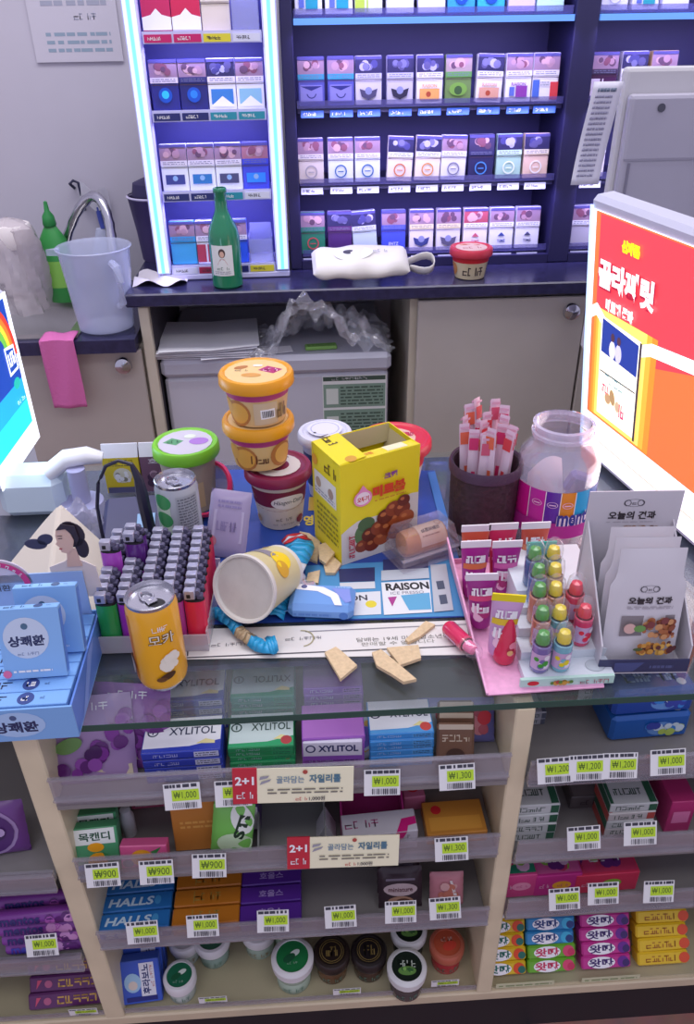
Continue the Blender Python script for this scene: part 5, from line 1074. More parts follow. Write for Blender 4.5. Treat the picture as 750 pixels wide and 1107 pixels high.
# header card: arch, woman's portrait
m = MB(); hy = .064; a = Art(m, lambda x, y, l: Vector((x, hy-.001-l, y)), .0004)
m.box(-.065, .058, hy, hy+.0015, .036, .096, M('#a3bfe8', .4)); m.X = Matrix.Translation((-.030, hy, .086)) @ Matrix.Rotation(R(90), 4, 'X'); m.prism([(.036*math.cos(PI*i/20), .030*math.sin(PI*i/20)) for i in range(21)], -.0015, .0, M('#d6cfdc', .4)); m.X = Matrix()
a.ring(-.030, .084, .0315, .0065, M('#d83c86'), 24, 0, 180, ry=.027); 
for i in range(9): an = R(150-15*i); a.scrawl(-.030+.0315*math.cos(an), .084+.027*math.sin(an), .0034, .0034, W, 1, i, .25, rot=math.degrees(an)-90)
a.disc(-.03, .094, .0035, M('#6d8098')); a.text('상쾌환', -.03, .082, .008, INK, w=.028)
m.build('header_card', t)
m = MB(); hy2 = .066; SK = M('#d9b6a4', .5); HR = M('#2e2330', .5)
def cut(pts, z, mt, th=.0012): m.X = Matrix.Translation((.030, hy2+z, .002)) @ Matrix.Rotation(R(90), 4, 'X'); m.prism(pts, 0, th, mt); m.X = Matrix()
el = lambda cx, cy, rx, ry, n=20, rot=0: [(cx+rx*math.cos(2*PI*i/n)*math.cos(R(rot))-ry*math.sin(2*PI*i/n)*math.sin(R(rot)), cy+rx*math.cos(2*PI*i/n)*math.sin(R(rot))+ry*math.sin(2*PI*i/n)*math.cos(R(rot))) for i in range(n)]
cut([(-.004, .06), (-.004, .10), (.012, .106), (.020, .112), (.030, .106), (.042, .098), (.044, .06)], .001, M('#dfd2cc', .5))
cut(el(.026, .138, .0125, .0145), .0, HR); cut(el(.033, .122, .0065, .012), .0, HR); cut(el(.024, .149, .007, .005), .0, HR); cut([(.014, .100), (.018, .122), (.027, .122), (.029, .100)], -.0003, SK)
cut([(.010, .139), (.012, .146), (.019, .148), (.025, .142), (.027, .132), (.024, .122), (.018, .117), (.0125, .119), (.0115, .125), (.0085, .129), (.0105, .132)], -.0012, SK)
cut([(.012, .146), (.022, .147), (.028, .138), (.029, .128), (.033, .135), (.031, .15), (.018, .153)], -.0024, HR)
a = Art(m, lambda x, y, l: Vector((x+.030, hy2-.0026-l, y+.002)), .0003); a.rect(.0125, .1355, .0165, .1363, HR); a.rect(.012, .1385, .017, .1392, HR); a.disc(.0125, .1235, .0017, M('#b84a58'), .0009)
cut(el(-.012, .128, .011, .006, rot=-8), .002, M('#3b3a54')); cut(el(-.002, .133, .008, .006, rot=20), .002, M('#3b3a54'))
m.build('portrait_card', t)
def sbox(name, label, loc, rot, w=.058, h=.072, d=.010, lying=False):
    m = MB(); m.box(-w/2, w/2, -d/2, d/2, 0, h, M(BB2, .4), .0006); F = faces(m, w, d, h); a = F['front']; a.disc(-.004, .006, .021, M('#c4d2e6'), .021, n=26); a.text('상쾌환', -.004, .003, .011, M('#26305c'), w=.034, bold=.04); a.disc(-.004, .018, .0032, M('#4a6c88')); a.scrawl(-.004, -.010, .02, .003, M('#7a8cb0'), 5); a.lines(-.02, -.030, .016, -.026, 1, W, .5); a.disc(-.026, -.030, .004, M('#e070a0'))
    b = F['top']; b.scrawl(-.012, 0, .02, d*.5, M('#26305c'), 3); b.disc(.010, 0, d*.42, M('#3a4a7c')); b.scrawl(.02, 0, .005, .003, M('#5a78b0'), 1)
    F['right'].rect(-.004, -h*.45, .004, h*.45, M('#5f8cdc'))
    return tag(m.build(name, loc=loc, rot=rot), label, 'medicine box', 'pale blue boxes in the display')
for i in range(7):
    m = MB(); w2, d2 = .122, .0178; m.box(-w2/2, w2/2, -d2/2, d2/2, 0, .038, M('#7eb1ec', .4), .0006); b = plane(m, (0, 0, .038), (1, 0, 0), (0, 1, 0)); b.scrawl(-.012, 0, .034, .009, M('#26305c'), 3, 2, .16); b.disc(.022, 0, .0078, M('#2f4488')); b.scrawl(.022, 0, .008, .006, W, 2, i+1, .2); b.scrawl(.038, 0, .006, .003, M('#5a78b0'), 2)
    tag(m.build('medicine_box', loc=t.location + Vector((0, -.0585+.0186*i, .0035)), rot=(0, 0, R(1))), 'pale blue box standing in the display tray, %s' % ['at the very front', 'second row back', 'third row back', 'fourth row back', 'fifth row back', 'sixth row back', 'rearmost row'][i], 'medicine box', 'pale blue boxes in the display')
sbox('medicine_box', 'pale blue upright box leaning on the display boxes, nearer of two', (-.270, .026, .7935), (R(-16), 0, R(2)))
sbox('medicine_box', 'pale blue upright box leaning on the display boxes, rear of two', (-.262, .060, .7935), (R(-14), 0, R(1)), w=.060)

# ---------------------------------------------------------------- lighters
p = (-.182, .195, .7512)
t = thing('lighter_tray', 'low clear tray holding rows of lighters behind the yellow can', 'tray', (-.174, .185, .7512), (0, 0, R(-2)))
m = MB(); CT_ = clear('#d8d4dc', .45, .15); m.box(-.060, .060, -.086, .044, 0, .002, CT_); m.box(-.060, .060, -.086, -.084, .002, .022, CT_); m.box(-.060, .060, .042, .044, .002, .03, CT_); m.box(-.060, -.0585, -.084, .042, .002, .026, CT_); m.box(.0585, .060, -.084, .042, .002, .026, CT_); m.build('tray_body', t)
def lighter(col):
    m = MB(); B = M(col, .18, coat=.5)
    prof = [(.0112*math.cos(2*PI*i/14), .0052*math.sin(2*PI*i/14)) for i in range(14)]; m.prism(prof, 0, .056, B, True)
    m.prism([(x*.96, y*.96) for x, y in prof], .056, .0585, K, True); Cc = M('#b4b4c8', .3, .5); DCc = M('#5a5872', .4)
    m.box(-.010, .002, -.0045, .0045, .0585, .070, Cc, .001); m.box(.003, .0095, -.004, .004, .0585, .064, M('#4a4664', .5), .001); m.X = Matrix.Translation((.004, 0, .066)) @ Matrix.Rotation(R(90), 4, 'X'); m.lathe([(0, -.003), (.003, -.003), (.003, .003), (0, .003)], DCc, 10); m.X = Matrix(); m.box(-.007, -.003, -.0048, -.0044, .061, .0655, K)
    return m
LC = [['#1f9a48']+['#3c2a58']*3+['#b04cc4']+['#3c2a58']*4, ['#a02cb4']+['#a02cb4', '#a838bc', '#a02cb4', '#b04cc4']+['#5c2a80']*7, ['#3a3468']*12, ['#b03890']+['#4a4470']*11, ['#e0264c']+['#c83058']*11]
protos = {}
CN = ['leftmost', 'second', 'middle', 'fourth', 'rightmost']; CO = {'#1f9a48': 'green', '#3c2a58': 'dark plum', '#a02cb4': 'purple', '#a838bc': 'bright purple', '#b04cc4': 'light purple', '#5c2a80': 'deep violet', '#3a3468': 'dark indigo', '#b03890': 'magenta', '#4a4470': 'slate', '#e0264c': 'red', '#c83058': 'dark red'}
for c in range(5):
    for r in range(9):
        col = LC[c][r]
        if col not in protos: o = protos[col] = lighter(col).build('lighter')
        else: o = protos[col].copy(); C0.objects.link(o)
        z = .7536 + (.026 if (c, r) in ((1, 5), (0, 4), (1, 6)) else 0) + .0011*r
        o.location = t.location + Vector((-.046+.0230*c, -.077+.0132*r, z-t.location.z)); o.rotation_euler = (R(-4), 0, R(-2))
        tag(o, '%s lighter, %s column of the tray, %s' % (CO[col], CN[c], ['front row', 'second row back', 'third row back', 'fourth row back', 'fifth row back', 'sixth row back', 'seventh row back', 'eighth row back', 'rearmost row'][r]), 'lighter', 'lighters in the tray')

# ---------------------------------------------------------------- coffee cup, red lid cup
cup('coffee_cup', 'white lidded paper coffee cup with a navy sleeve behind the yellow box', 'cup', (.021, .422, .7512), .0325, .024, .088, '#cfd2e0', '#d7d8e8', .013, .004,
    lambda a: (a.rect(-.1, .02, .1, .072, M('#34386c'), 40), a.rect(.004, .004, .02, .05, M('#cfd2e0'), 4)), lambda a: (a.disc(0, 0, .024, M('#dfe0ee')), a.ring(0, 0, .019, .0018, M('#b8bad0')), a.disc(-.014, -.012, .002, INK)), dome=.004, inset='#d7d8e8')
cup('noodle_cup', 'round cup with a red lid behind the yellow meatball box', 'cup', (.121, .455, .7512), .0455, .037, .055, '#d7c8b0', '#cf2a40', .015, .006, lambda a: a.rect(-.15, .03, .15, .046, RED, 40),
    lambda a: (a.disc(-.004, .002, .034, M('#dcb8a8'), .030), a.disc(-.014, -.002, .013, M('#d8cdb8'), .014), a.disc(-.01, -.008, .006, M('#b04a38')), a.poly([(.002, .004), (.026, .004), (.03, .016), (.006, .018)], M('#b8324c')), a.scrawl(.016, .011, .02, .009, M('#e8c0c4'), 3)), inset='#cf2a40')

# ---------------------------------------------------------------- yellow meatball box
A0, A1 = Vector((.033, .242, 0)), Vector((.132, .289, 0))
ux = (A1-A0).normalized(); wd = (A1-A0).length; ang = math.degrees(math.atan2(ux.y, ux.x)); dp = .073; H = .139
bc = (A0+A1)/2 + Vector((-ux.y, ux.x, 0))*dp/2
t = thing('meatball_box', 'open yellow frozen meatball box with a photo of brown meatballs', 'food box', (bc.x, bc.y, .7512), (0, 0, R(ang)))
YL = M('#e9d91e', .4); YW = M('#e4e2da', .45); INS = M('#b9ad84', .6); q = .0012
m = MB(); w2, d2 = wd/2, dp/2
m.box(-w2, w2, -d2, d2, 0, q, YW); m.box(-w2, w2, -d2, -d2+q, q, H, YL); m.box(-w2, w2, d2-q, d2, q, H, YL); m.box(-w2, -w2+q, -d2+q, d2-q, q, H, YL); m.box(w2-q, w2, -d2+q, d2-q, q, H, YL)
a = plane(m, (0, -d2, H/2), (1, 0, 0), (0, 0, 1)); h2 = H/2
a.poly([(-w2, -h2), (w2, -h2), (w2, .004)]+[(w2-wd*i/10, .004-.026*(i/10)**1.1+.004*math.sin(i)) for i in range(11)], M('#d8d4cc'))
a.disc(-.022, -.036, .014, M('#5a7c4a'), .018, rot=20); a.disc(-.02, -.02, .012, M('#4c6a40'), .010)
bc_ = [M('#8a3e20', .3), M('#7a3018', .3), M('#9c4c28', .3), M('#642614', .3)]
for i, (x, y, r) in enumerate([(-.026, -.05, .010), (-.012, -.052, .011), (.002, -.046, .012), (-.016, -.036, .011), (-.002, -.030, .012), (.010, -.034, .012), (.022, -.024, .012), (.006, -.016, .012), (.018, -.008, .012), (.030, -.012, .012), (.036, -.026, .012), (.032, .0, .009), (.02, -.042, .012), (.036, -.044, .010)]): a.disc(x, y, r, bc_[i % 4], r*.9); a.disc(x-r*.25, y+r*.3, r*.35, M('#b86c3c', .3), r*.25)
OG = M('#e0701c'); RD2 = M('#c8321c')
a.disc(-.026, .020, .0125, M('#e890b8'), .011); a.disc(-.026, .020, .010, M('#f0e0e4'), .0085); a.text('오뚜기', -.026, .019, .007, RD2, w=.016, bold=.04); a.poly([(-.032, .030), (-.026, .038), (-.02, .030)], M('#e890b8'))
a.text('크랩', .012, .042, .0085, M('#7a3a8c'), w=.018, bold=.05); a.text('미트볼', .010, .024, .016, M('#d0401c'), w=.046, bold=.07); a.lines(-.010, .010, .034, .014, 1, M('#c89018'))
a.scrawl(-.042, -.044, .034, .008, M('#c03048'), 5, 3, .2, rot=90)
a = plane(m, (-w2, 0, H/2), (0, -1, 0), (0, 0, 1)); a.rect(-d2*.85, .004, d2*.7, .036, YW); a.disc(-.02, .022, .007, M('#b8a088')); a.disc(.012, .02, .007, M('#a89080')); a.lines(-d2*.8, .006, d2*.6, .014, 2, GRY); a.lines(-d2*.7, -.05, d2*.8, -.004, 6, M('#9a9020')); a.disc(-.028, .05, .007, M('#e0a030')); a.scrawl(.012, .052, .03, .014, M('#5c4420'), 3)
m.build('box_body', t)
m = MB(); m.X = Matrix.Translation((-w2, 0, H)) @ Matrix.Rotation(R(-4), 4, 'Y'); m.box(0, .036, -d2+.002, d2-.002, 0, q, YL); a = plane(m, (.018, 0, q), (0, -1, 0), (1, 0, 0)); a.scrawl(-.024, .0, .03, .012, M('#5c4420'), 4, 5, .16); a.disc(.03, 0, .007, M('#d09a30')); m.build('side_flap', t)
m = MB(); m.X = Matrix.Translation((0, -d2, H)) @ Matrix.Rotation(R(-8), 4, 'X'); m.box(-w2, w2, 0, .020, 0, q, YL); a = plane(m, (0, .012, q), (1, 0, 0), (0, 1, 0)); a.text('오뚜기 크랩', -.022, 0, .008, OG, w=.034, bold=.03); a.rect(.012, -.008, .04, .008, M('#ece8c0')); m.build('front_flap', t)
m = MB(); m.X = Matrix.Translation((w2, 0, H)) @ Matrix.Rotation(R(110), 4, 'Y'); m.box(.002, .034, -d2+.004, d2-.004, .001, .001+q, INS); m.X = Matrix.Translation((0, d2-.002, H-.001)) @ Matrix.Rotation(R(75), 4, 'X'); m.box(-w2, w2, -.022, 0, -q, 0, INS); m.build('rear_flap', t)

# bread roll in clear pack
p = Z(454, 597); t = thing('bread_roll_pack', 'brown bread roll in a clear clamshell with a cream label, right of the yellow box', 'bread', (p.x+.001, p.y-.002, .7512), (0, 0, R(24)))
t.scale = (.88, .88, .95)
m = MB(); m.X = Matrix.Translation((0, 0, .022)) @ Matrix.Rotation(R(90), 4, 'Y'); BR = M('#c4844c', .5, noise=.15, nscale=60)
m.lathe([(0, -.037), (.01, -.037), (.017, -.033), (.0185, -.026), (.0185, .026), (.017, .033), (.01, .037), (0, .037)], BR, 26); m.X = Matrix(); m.build('bread_roll', t)
m = MB(); a = Art(m, lambda x, y, l: Vector((x, -(.0192+l)*math.sin(y/.019), .022+(.0192+l)*math.cos(y/.019)))); m2 = M('#e0bfa4', .45); a.rect(-.012, -.020, .030, .030, m2, 1)
vs = []; NN = 10
m = MB(); f_ = lambda u, v: Vector((-.012+.042*u, -.0194*math.sin((-.02+.05*v)/.019), .022+.0194*math.cos((-.02+.05*v)/.019))); m.grid(f_, 2, NN, m2); a = Art(m, lambda x, y, l: Vector((x, -(.0196+l)*math.sin(y/.019), .022+(.0196+l)*math.cos(y/.019)))); a.text('리얼브레드', .008, .008, .006, M('#5c3420'), w=.03, bold=.04); a.ring(.024, .0, .0042, .001, M('#b06a4c')); a.lines(-.008, .014, .02, .018, 1, M('#a88068'))
m.build('label', t)
m = MB(); CS = clear('#d8d2e4', .16, .06, 1.6)
m.box(-.05, .052, -.034, .034, .0, .0016, CS); m.box(-.046, .048, -.028, .028, .0018, .016, clear('#cfc8dc', .14, .06, 1.4), .003); m.build('clamshell_base', t)
m = MB(); m.add([(-.044, -.027, .017), (.046, -.027, .017), (.046, .027, .017), (-.044, .027, .017), (-.038, -.02, .045), (.04, -.02, .045), (.04, .02, .045), (-.038, .02, .045)], [(0, 1, 5, 4), (1, 2, 6, 5), (2, 3, 7, 6), (3, 0, 4, 7), (4, 5, 6, 7)], CS); m.box(-.05, .06, -.034, -.028, .0165, .0178, CS); m.box(.048, .072, -.03, .03, .0165, .0178, CS); m.build('clamshell_lid', t)

# ---------------------------------------------------------------- basket with stick sachets
bx, by = .216, .298
t = thing('straw_basket', 'dark brown woven cylinder basket holding stick sachets', 'basket', (bx, by, .7512)); m = MB(); BW = M('#3a2430', .6, noise=.35, nscale=160, bump=.6)
pr = [(0, .002), (.040, .001)]
for i in range(28): z = .003+.1038*i/27; pr.append((.0405+.0018*(i/27)+(.0012 if i % 2 else 0), z))
pr += [(.0432, .1085), (.040, .1085), (.0385, .10), (.0365, .006), (0, .005)]; m.lathe(pr, BW, 40); m.build('weave', t)
m = MB(); m.lathe([(.0428, .096), (.0452, .098), (.0456, .108), (.044, .112), (.0415, .1095)], M('#48304a', .5, bump=.4, nscale=120), 40); m.build('rim', t)
rr = random.Random(11); st0 = {}
def sachet(tip):
    m = MB(); Wp = M('#e6cfe0', .45); n = 8; L = .125; w = .0062
    for s in (1, -1): m.grid(lambda u, v: ((u-.5)*2*w*(1+.04*math.sin(30*v)), s*.0026*math.sin(PI*u)*(math.sin(PI*min(1, max(0, v)))**.3+.02), L*v), 3, n, Wp)
    a = plane(m, (0, -.0031, 0), (1, 0, 0), (0, 0, 1)); b = plane(m, (0, .0031, 0), (-1, 0, 0), (0, 0, 1))
    for z in (a, b): z.rect(-w*.9, L-.026, w*.9, L-.010, M(tip, .4)); z.rect(-w*.2, L-.075, w*.5, L-.055, M(tip, .4)); z.rect(-w*.9, L-.006, w*.9, L-.003, M('#d8a8c0'))
    return m
pos = []
for ring, cnt in ((0, 1), (.014, 6), (.027, 12)):
    for i in range(cnt): an = 2*PI*i/cnt+ring*40; pos.append((ring*math.cos(an), ring*math.sin(an)))
pos.sort(key=lambda q: -q[1]); nm = ['rearmost']+['number %d counting from the back' % (i+1) for i in range(1, 19)]
for i, (x, y) in enumerate(pos):
    tip = ['#d8404c', '#cf5a78', '#e06a4c', '#d0306c'][i % 4]
    if tip not in st0: o = st0[tip] = sachet(tip).build('stick_sachet')
    else: o = st0[tip].copy(); C0.objects.link(o)
    o.location = (bx+x*.8, by+y*.8, .760+.022*max(0, y)/.027+rr.uniform(0, .012)+.018); o.rotation_euler = (R(-4*y/.027-3), R(5*x/.027+rr.uniform(-5, 5)), R(rr.uniform(-50, 50)))
    tag(o, 'white stick sachet with a red pink tip, upright in the dark woven basket', 'sachet', 'stick sachets in the basket')

# ---------------------------------------------------------------- clear candy jar
jx, jy = .304, .290
t = thing('candy_jar', 'large clear plastic candy jar with a colourful striped label', 'jar', (jx, jy, .7512)); m = MB(); JC = clear('#e4e2f4', .16, .05, 1.5)
out = [(0, .002), (.046, .002), (.050, .008), (.050, .108), (.047, .124), (.037, .136), (.034, .142), (.034, .160)]; inn = [(.0325, .160), (.0325, .143), (.0355, .135), (.0455, .123), (.0485, .108), (.0485, .009), (.045, .005), (0, .005)]
m.lathe(out+inn, JC, 48); m.build('jar_body', t)
m = MB(); m.lathe([(.0345, .146), (.0372, .147), (.0372, .151), (.0345, .152), (.0345, .156), (.0365, .157), (.0365, .161), (.0325, .162), (.0325, .156)], clear('#e6e2fa', .35, .05, 1.6), 44); m.build('neck_thread', t)
m = MB(); ri = .0503
def lab(x0, x1, y0, y1, c): m.grid(lambda u, v: (ri*math.sin((x0+(x1-x0)*u)/ri), -ri*math.cos((x0+(x1-x0)*u)/ri), y0+(y1-y0)*v), 8, 2, M(c, .3))
for x0, x1, c in ((-.078, -.047, '#d21c94'), (-.047, -.026, '#c02ca4'), (-.026, -.008, '#5c2aa4'), (-.008, .010, '#d88a24'), (.010, .030, '#2a9cd0'), (.030, .05, '#2450a8'), (.05, .078, '#4c2a94')): lab(x0, x1, .028, .092, c)
ri = .0506; a = wrap(m, lambda z: ri)
for x in (-.047, -.026, -.008, .010): a.rect(x-.0005, .05, x+.0005, .092, W)
for x, in ((-.036,), (-.017,), (.001,)): a.ring(x, .075, .006, .0008, M('#e8c8e8'), ry=.004); a.rect(x-.004, .074, x+.004, .0755, M('#e8c8e8'))
a.rect(-.078, .028, .078, .05, M('#a82a90'), 30); a.text('mentos', .018, .056, .020, M('#e8e4f0'), w=.056, bold=.09); a.text('mentos', .018, .056, .020, M('#2a2f8c'), w=.055, bold=.03)
m.build('label', t)
for i in range(9):
    an = i*2.4; r_ = .026 if i else 0; m = MB(); m.box(-.014, .014, -.008, .008, 0, .010, M('#d4d2de', .35) if i % 3 else M('#6a5fb0', .35), .003); plane(m, (0, 0, .010), (1, 0, 0), (0, 1, 0)).scrawl(0, 0, .016, .006, M('#5a5878'), 3, i)
    tag(m.build('wrapped_candy', loc=(jx+r_*math.cos(an), jy+r_*math.sin(an), .757+.0115*(i % 3)+.001), rot=(0, 0, an)), 'small %s wrapped candy inside the clear jar' % ('white' if i % 3 else 'violet'), 'candy', '%s wrapped candies in the jar' % ('white' if i % 3 else 'violet'))
m = MB(); m.grid(lambda u, v: (-.04+.05*u, -.012+.03*u*v, .045+.05*v+.012*math.sin(3*u)), 10, 8, M('#dfdce6', .5), thick=.0008); tag(m.build('paper_slip', loc=(jx, jy, .757)), 'white paper slip curled inside the clear jar above its label', 'paper')
m = MB(); m.box(-.014, .014, -.009, .009, 0, .03, M('#5a58a0', .35), .004); tag(m.build('wrapped_candy', loc=(jx+.022, jy, .815), rot=(R(10), R(20), 0)), 'indigo wrapped candy at the top of the jar contents', 'candy')

# ---------------------------------------------------------------- pink tray with tubes and capsule candies
PKC = M('#e6a8cc', .5, noise=.08, nscale=150); t = thing('pink_display_tray', 'pink cardboard display tray for candy tubes and capsule candies', 'tray', (.222, .12, .7512)); m = MB()
q = [(.1665-.222, .010-.12), (.285-.222, .013-.12), (.330-.222, .235-.12), (.172-.222, .235-.12)]
m.prism(q, 0, .0014, PKC); m.add([(q[0][0]-.002, q[0][1], .0014), (q[0][0]-.002, q[0][1], .004), (q[3][0]-.012, q[3][1], .04), (q[3][0]-.006, q[3][1], .0014), (q[0][0]+.0, q[0][1], .0014), (q[0][0], q[0][1], .004), (q[3][0]-.010, q[3][1], .04), (q[3][0]-.004, q[3][1], .0014)], [(0, 1, 2, 3), (4, 7, 6, 5), (1, 5, 6, 2), (2, 6, 7, 3), (0, 4, 5, 1)], PKC); m.box(q[3][0]-.004, q[2][0], q[3][1]-.0015, q[3][1], .0014, .008, PKC); m.build('tray_body', t)
# tubes
def tube_mesh(c1, c2, band, seed=0, L=.085, w=.0165):
    m = MB(); B = M(c1, .3, coat=.3); n = 12
    def fn(u, v):
        an = 2*PI*u; z = L*v; k = 1-v; rx = w*(.62+.38*v); ry = .0105*(k**.7)+.0006; e = min(1, v*8+.3); return Vector((rx*e*math.cos(an), ry*e*math.sin(an), z))
    m.grid(fn, 24, n, B); m.box(-w*1.02, w*1.02, -.001, .001, L-.001, L+.0075, M(band, .35))
    a = Art(m, lambda x, y, l: Vector((x, -(.0105*(1-y/L)**.7+.0006)*math.sqrt(max(0, 1-min(.99, (x/(w*(.62+.38*y/L)))**2)))-.0005-l, y)))
    a.rect(-w*.8, L*.62, w*.8, L*.72, M(c2), 4); a.blobs(-w*.75, L*.2, w*.75, L*.6, [M(c2), M('#f0c8dc'), M('#b03878')], 9, .006, seed); a.scrawl(0, L*.80, w*1.3, .009, W, 4, seed, .2); a.scrawl(0, L*.5, w*1.2, .012, W, 3, seed+2, .2)
    return m
tb = [(515, 566, '#d05a3c', '#e8b060', W_ := '#e8e4ea', 'orange candy tube with white crimp, left of the rear row'), (545, 564, '#c83058', '#e07090', '#e8e4ea', 'red candy tube with white crimp, middle of the rear row'), (580, 563, '#c8503c', '#e08a60', '#e8e4ea', 'dark orange candy tube with white crimp, right of the rear row'),
      (515, 583, '#a8248c', '#e07a4c', '#ece8ee', 'magenta candy tube with orange stripe, left of the second row'), (549, 583, '#a8248c', '#d86ab0', '#ece8ee', 'magenta candy tube in the middle of the second row'), (586, 584, '#2a8c9c', '#b08cc8', '#1fa898', 'teal topped candy tube, right of the second row')]
for i, (px, py, c1, c2, bnd, lab) in enumerate(tb):
    y = .196 if i < 3 else .165; z = .7535; L = Y(px, py, y).z-z-.0075-.002; x = Y(px, py, y).x
    tag(tube_mesh(c1, c2, bnd, i, L).build('candy_tube', loc=(x, y, z)), lab, 'candy tube', 'candy tubes in the pink tray')
for px, py, y, c1, c2, bnd, lab, ti in ((525, 618, .112, '#9c2484', '#d84a7c', '#e4e0e8', 'magenta candy tube with white crimp alone behind the yellow one', -3), (547, 640, .066, '#c89cc8', '#e0c030', '#e8d820', 'yellow topped candy tube in front of the magenta one', 4)):
    L = Y(px, py, y).z-.7535-.01; tag(tube_mesh(c1, c2, bnd, 3, L).build('candy_tube', loc=(Y(px, py, y).x-(.002 if ti > 0 else 0), y, .7535), rot=(0, R(ti), R(-6))), lab, 'candy tube', 'candy tubes in the pink tray')
p = Z(546, 724); m = MB(); B = M('#d0284c', .25, coat=.4); m.lathe([(0, 0), (.0095, 0), (.0115, .003), (.0118, .012), (.0085, .034), (.0045, .048), (.002, .053), (0, .0535)], B, 26); a = wrap(m, lambda z: .0118-.0035*max(0, z-.012)/.022); a.blobs(-.004, .012, .012, .032, [M('#e0b070'), M('#e88a9c'), M('#b01838')], 8, .0045, 2)
tag(m.build('candy_cone', loc=(p.x, p.y+.012, .7535), rot=(0, R(4), 0)), 'red cone shaped candy bottle at the front of the pink tray', 'candy')
# lying pink tube on the notice strip
t = thing('capsule_candy', 'pink capsule candy lying on the white notice strip', 'candy', tuple(Z(483, 686)[:2])+(.7615,), (R(90), 0, R(-56+90-7)))
def capsule(t, col, cap, label='#c8a8cc', r=.0098, L=.058):
    m = MB(); m.lathe([(0, .0), (r*.8, .0), (r*.98, .003), (r*.98, L*.58), (r*.86, L*.6)], M(col, .2, coat=.5), 22); a = wrap(m, lambda z: r*.98, lift=.0002); a.rect(-.014, .006, .014, .026, M(label), 8); a.blobs(-.012, .006, .012, .026, [M(cap), M('#e8e0e8'), M(col)], 8, .004, int(L*9999)+len(cap)); m.build('holder', t)
    m = MB(); m.lathe([(r*.6, L*.6), (r*.72, L*.62), (r*.72, L*.72), (r*.55, L*.82), (0, L*.85)], M(cap, .2, coat=.5), 20); m.build('candy_ball', t)
    m = MB(); m.lathe([(r*1.02, L*.56), (r*1.0, L*.8), (r*.86, L*.92), (r*.5, L*.99), (0, L)], clear('#f0ecf4', .07, .05, 1.1), 22); m.build('clear_cap', t)
capsule(t, '#d8285c', '#f070a0', '#e0a8c8', .0092, .056)
# white stepped insert
steps = [(.022, .049, .7605), (.0492, .073, .7705), (.0732, .097, .782), (.0972, .1165, .790), (.1167, .20, .7975)]
t = thing('stepped_insert', 'white stepped tray with pale green edge under the capsule candies', 'tray', (.2475, 0, .7528)); m = MB(); WS = M('#d6dee6', .45)
for i, (y0, y1, z) in enumerate(steps):
    o = .018*((y0+y1)/2/.2); m.box(-.045+o, .047+o*.95, y0, y1, 0, z-.7528, WS)
m.X = Matrix(); m.box(-.047, .0485, .018, .0217, -.0004, .0095, M('#b9dcd0', .45)); a = plane(m, (0, .018, .0045), (1, 0, 0), (0, 0, 1)); a.disc(-.034, 0, .006, RED, .003); a.blobs(-.018, -.004, .008, .004, [M('#c89a3c'), M('#5c8a3c'), M('#b04a3c')], 12, .003, 5); a.scrawl(.028, 0, .03, .005, M('#c03c5c'), 5)
a = plane(m, (.034, .0355, .0078), (1, 0, 0), (0, 1, 0)); a.ring(0, 0, .0098, .0006, M('#9fa8b0'), ry=.0085); a.disc(0, 0, .0096, M('#bcc6ce'), .0083); m.build('insert_body', t)
G1, Y1_, R1 = ('#3c9a2c', 'green'), ('#e6d010', 'yellow'), ('#e01c3c', 'red')
bodies = {'green': ['#7a6aa8', '#c87a5c', '#c88a6c', '#5a7ab0', '#4a6a9c'], 'yellow': ['#7ab8c8', '#6aa8b4', '#c88a68', '#c8a070', '#6a9c8c'], 'red': ['#d84a68', '#d83a68']}
for nm_, cc, pts in (('green', G1[0], [(589, 677), (588, 652), (585, 625), (583, 612), (578, 600)]), ('yellow', Y1_[0], [(612, 677), (607, 651), (603, 622), (601, 610), (598, 600)]), ('red', R1[0], [None, (634, 652), (625, 623)])):
    for i, q in enumerate(pts):
        if not q: continue
        y0, y1, z = steps[i]; y = (y0+y1)/2; y = y if i < 4 else .128
        p = Y(*q, y); L = .053
        t = thing('capsule_candy', 'clear capped candy with a %s ball, %s in the stepped tray' % (nm_, ['front row', 'second row back', 'third row back', 'fourth row back', 'rearmost row'][i]), 'candy', (p.x, y, z+.0004), (0, 0, R(20*i)), 'capsule candies in the stepped tray')
        capsule(t, bodies[nm_][i % len(bodies[nm_])], cc)

# ---------------------------------------------------------------- nut packs display
NW = M('#c9c6ce', .5); NW2 = M('#d3d0d6', .45)
t = thing('nut_display_box', 'white display box with header card for nut packs at the right front of the counter', 'display box', (.333, .083, .7512), (0, 0, R(-3)))
m = MB(); w_, d_ = .092, .105; wl = w_/2; dl = d_/2
m.box(-wl, wl, -dl, dl, 0, .0015, NW); m.box(-wl, wl, -dl, -dl+.0015, .0015, .018, M('#35385c', .4)); a = plane(m, (0, -dl, .009), (1, 0, 0), (0, 0, 1)); a.poly([(-.03, -.006), (-.01, -.006), (.0, .006), (-.03, .006)], M('#4a5284')); a.lines(.006, -.004, .03, .004, 1, M('#565c88'))
for s in (-1, 1): x = s*(wl-.0008); m.add([(x-.0008, -dl+.002, .0015), (x-.0008, dl, .0015), (x-.0008, dl, .12), (x-.0008, -dl+.002, .035), (x+.0008, -dl+.002, .0015), (x+.0008, dl, .0015), (x+.0008, dl, .12), (x+.0008, -dl+.002, .035)], [(0, 1, 2, 3), (4, 7, 6, 5), (0, 3, 7, 4), (1, 5, 6, 2), (3, 2, 6, 7), (0, 4, 5, 1)], NW)
m.build('box_body', t)
m = MB(); m.X = Matrix.Translation((0, dl, 0)); m.box(-wl-.002, wl+.004, 0, .0015, .0, .155, NW); a = plane(m, (0, 0, 0), (1, 0, 0), (0, 0, 1))
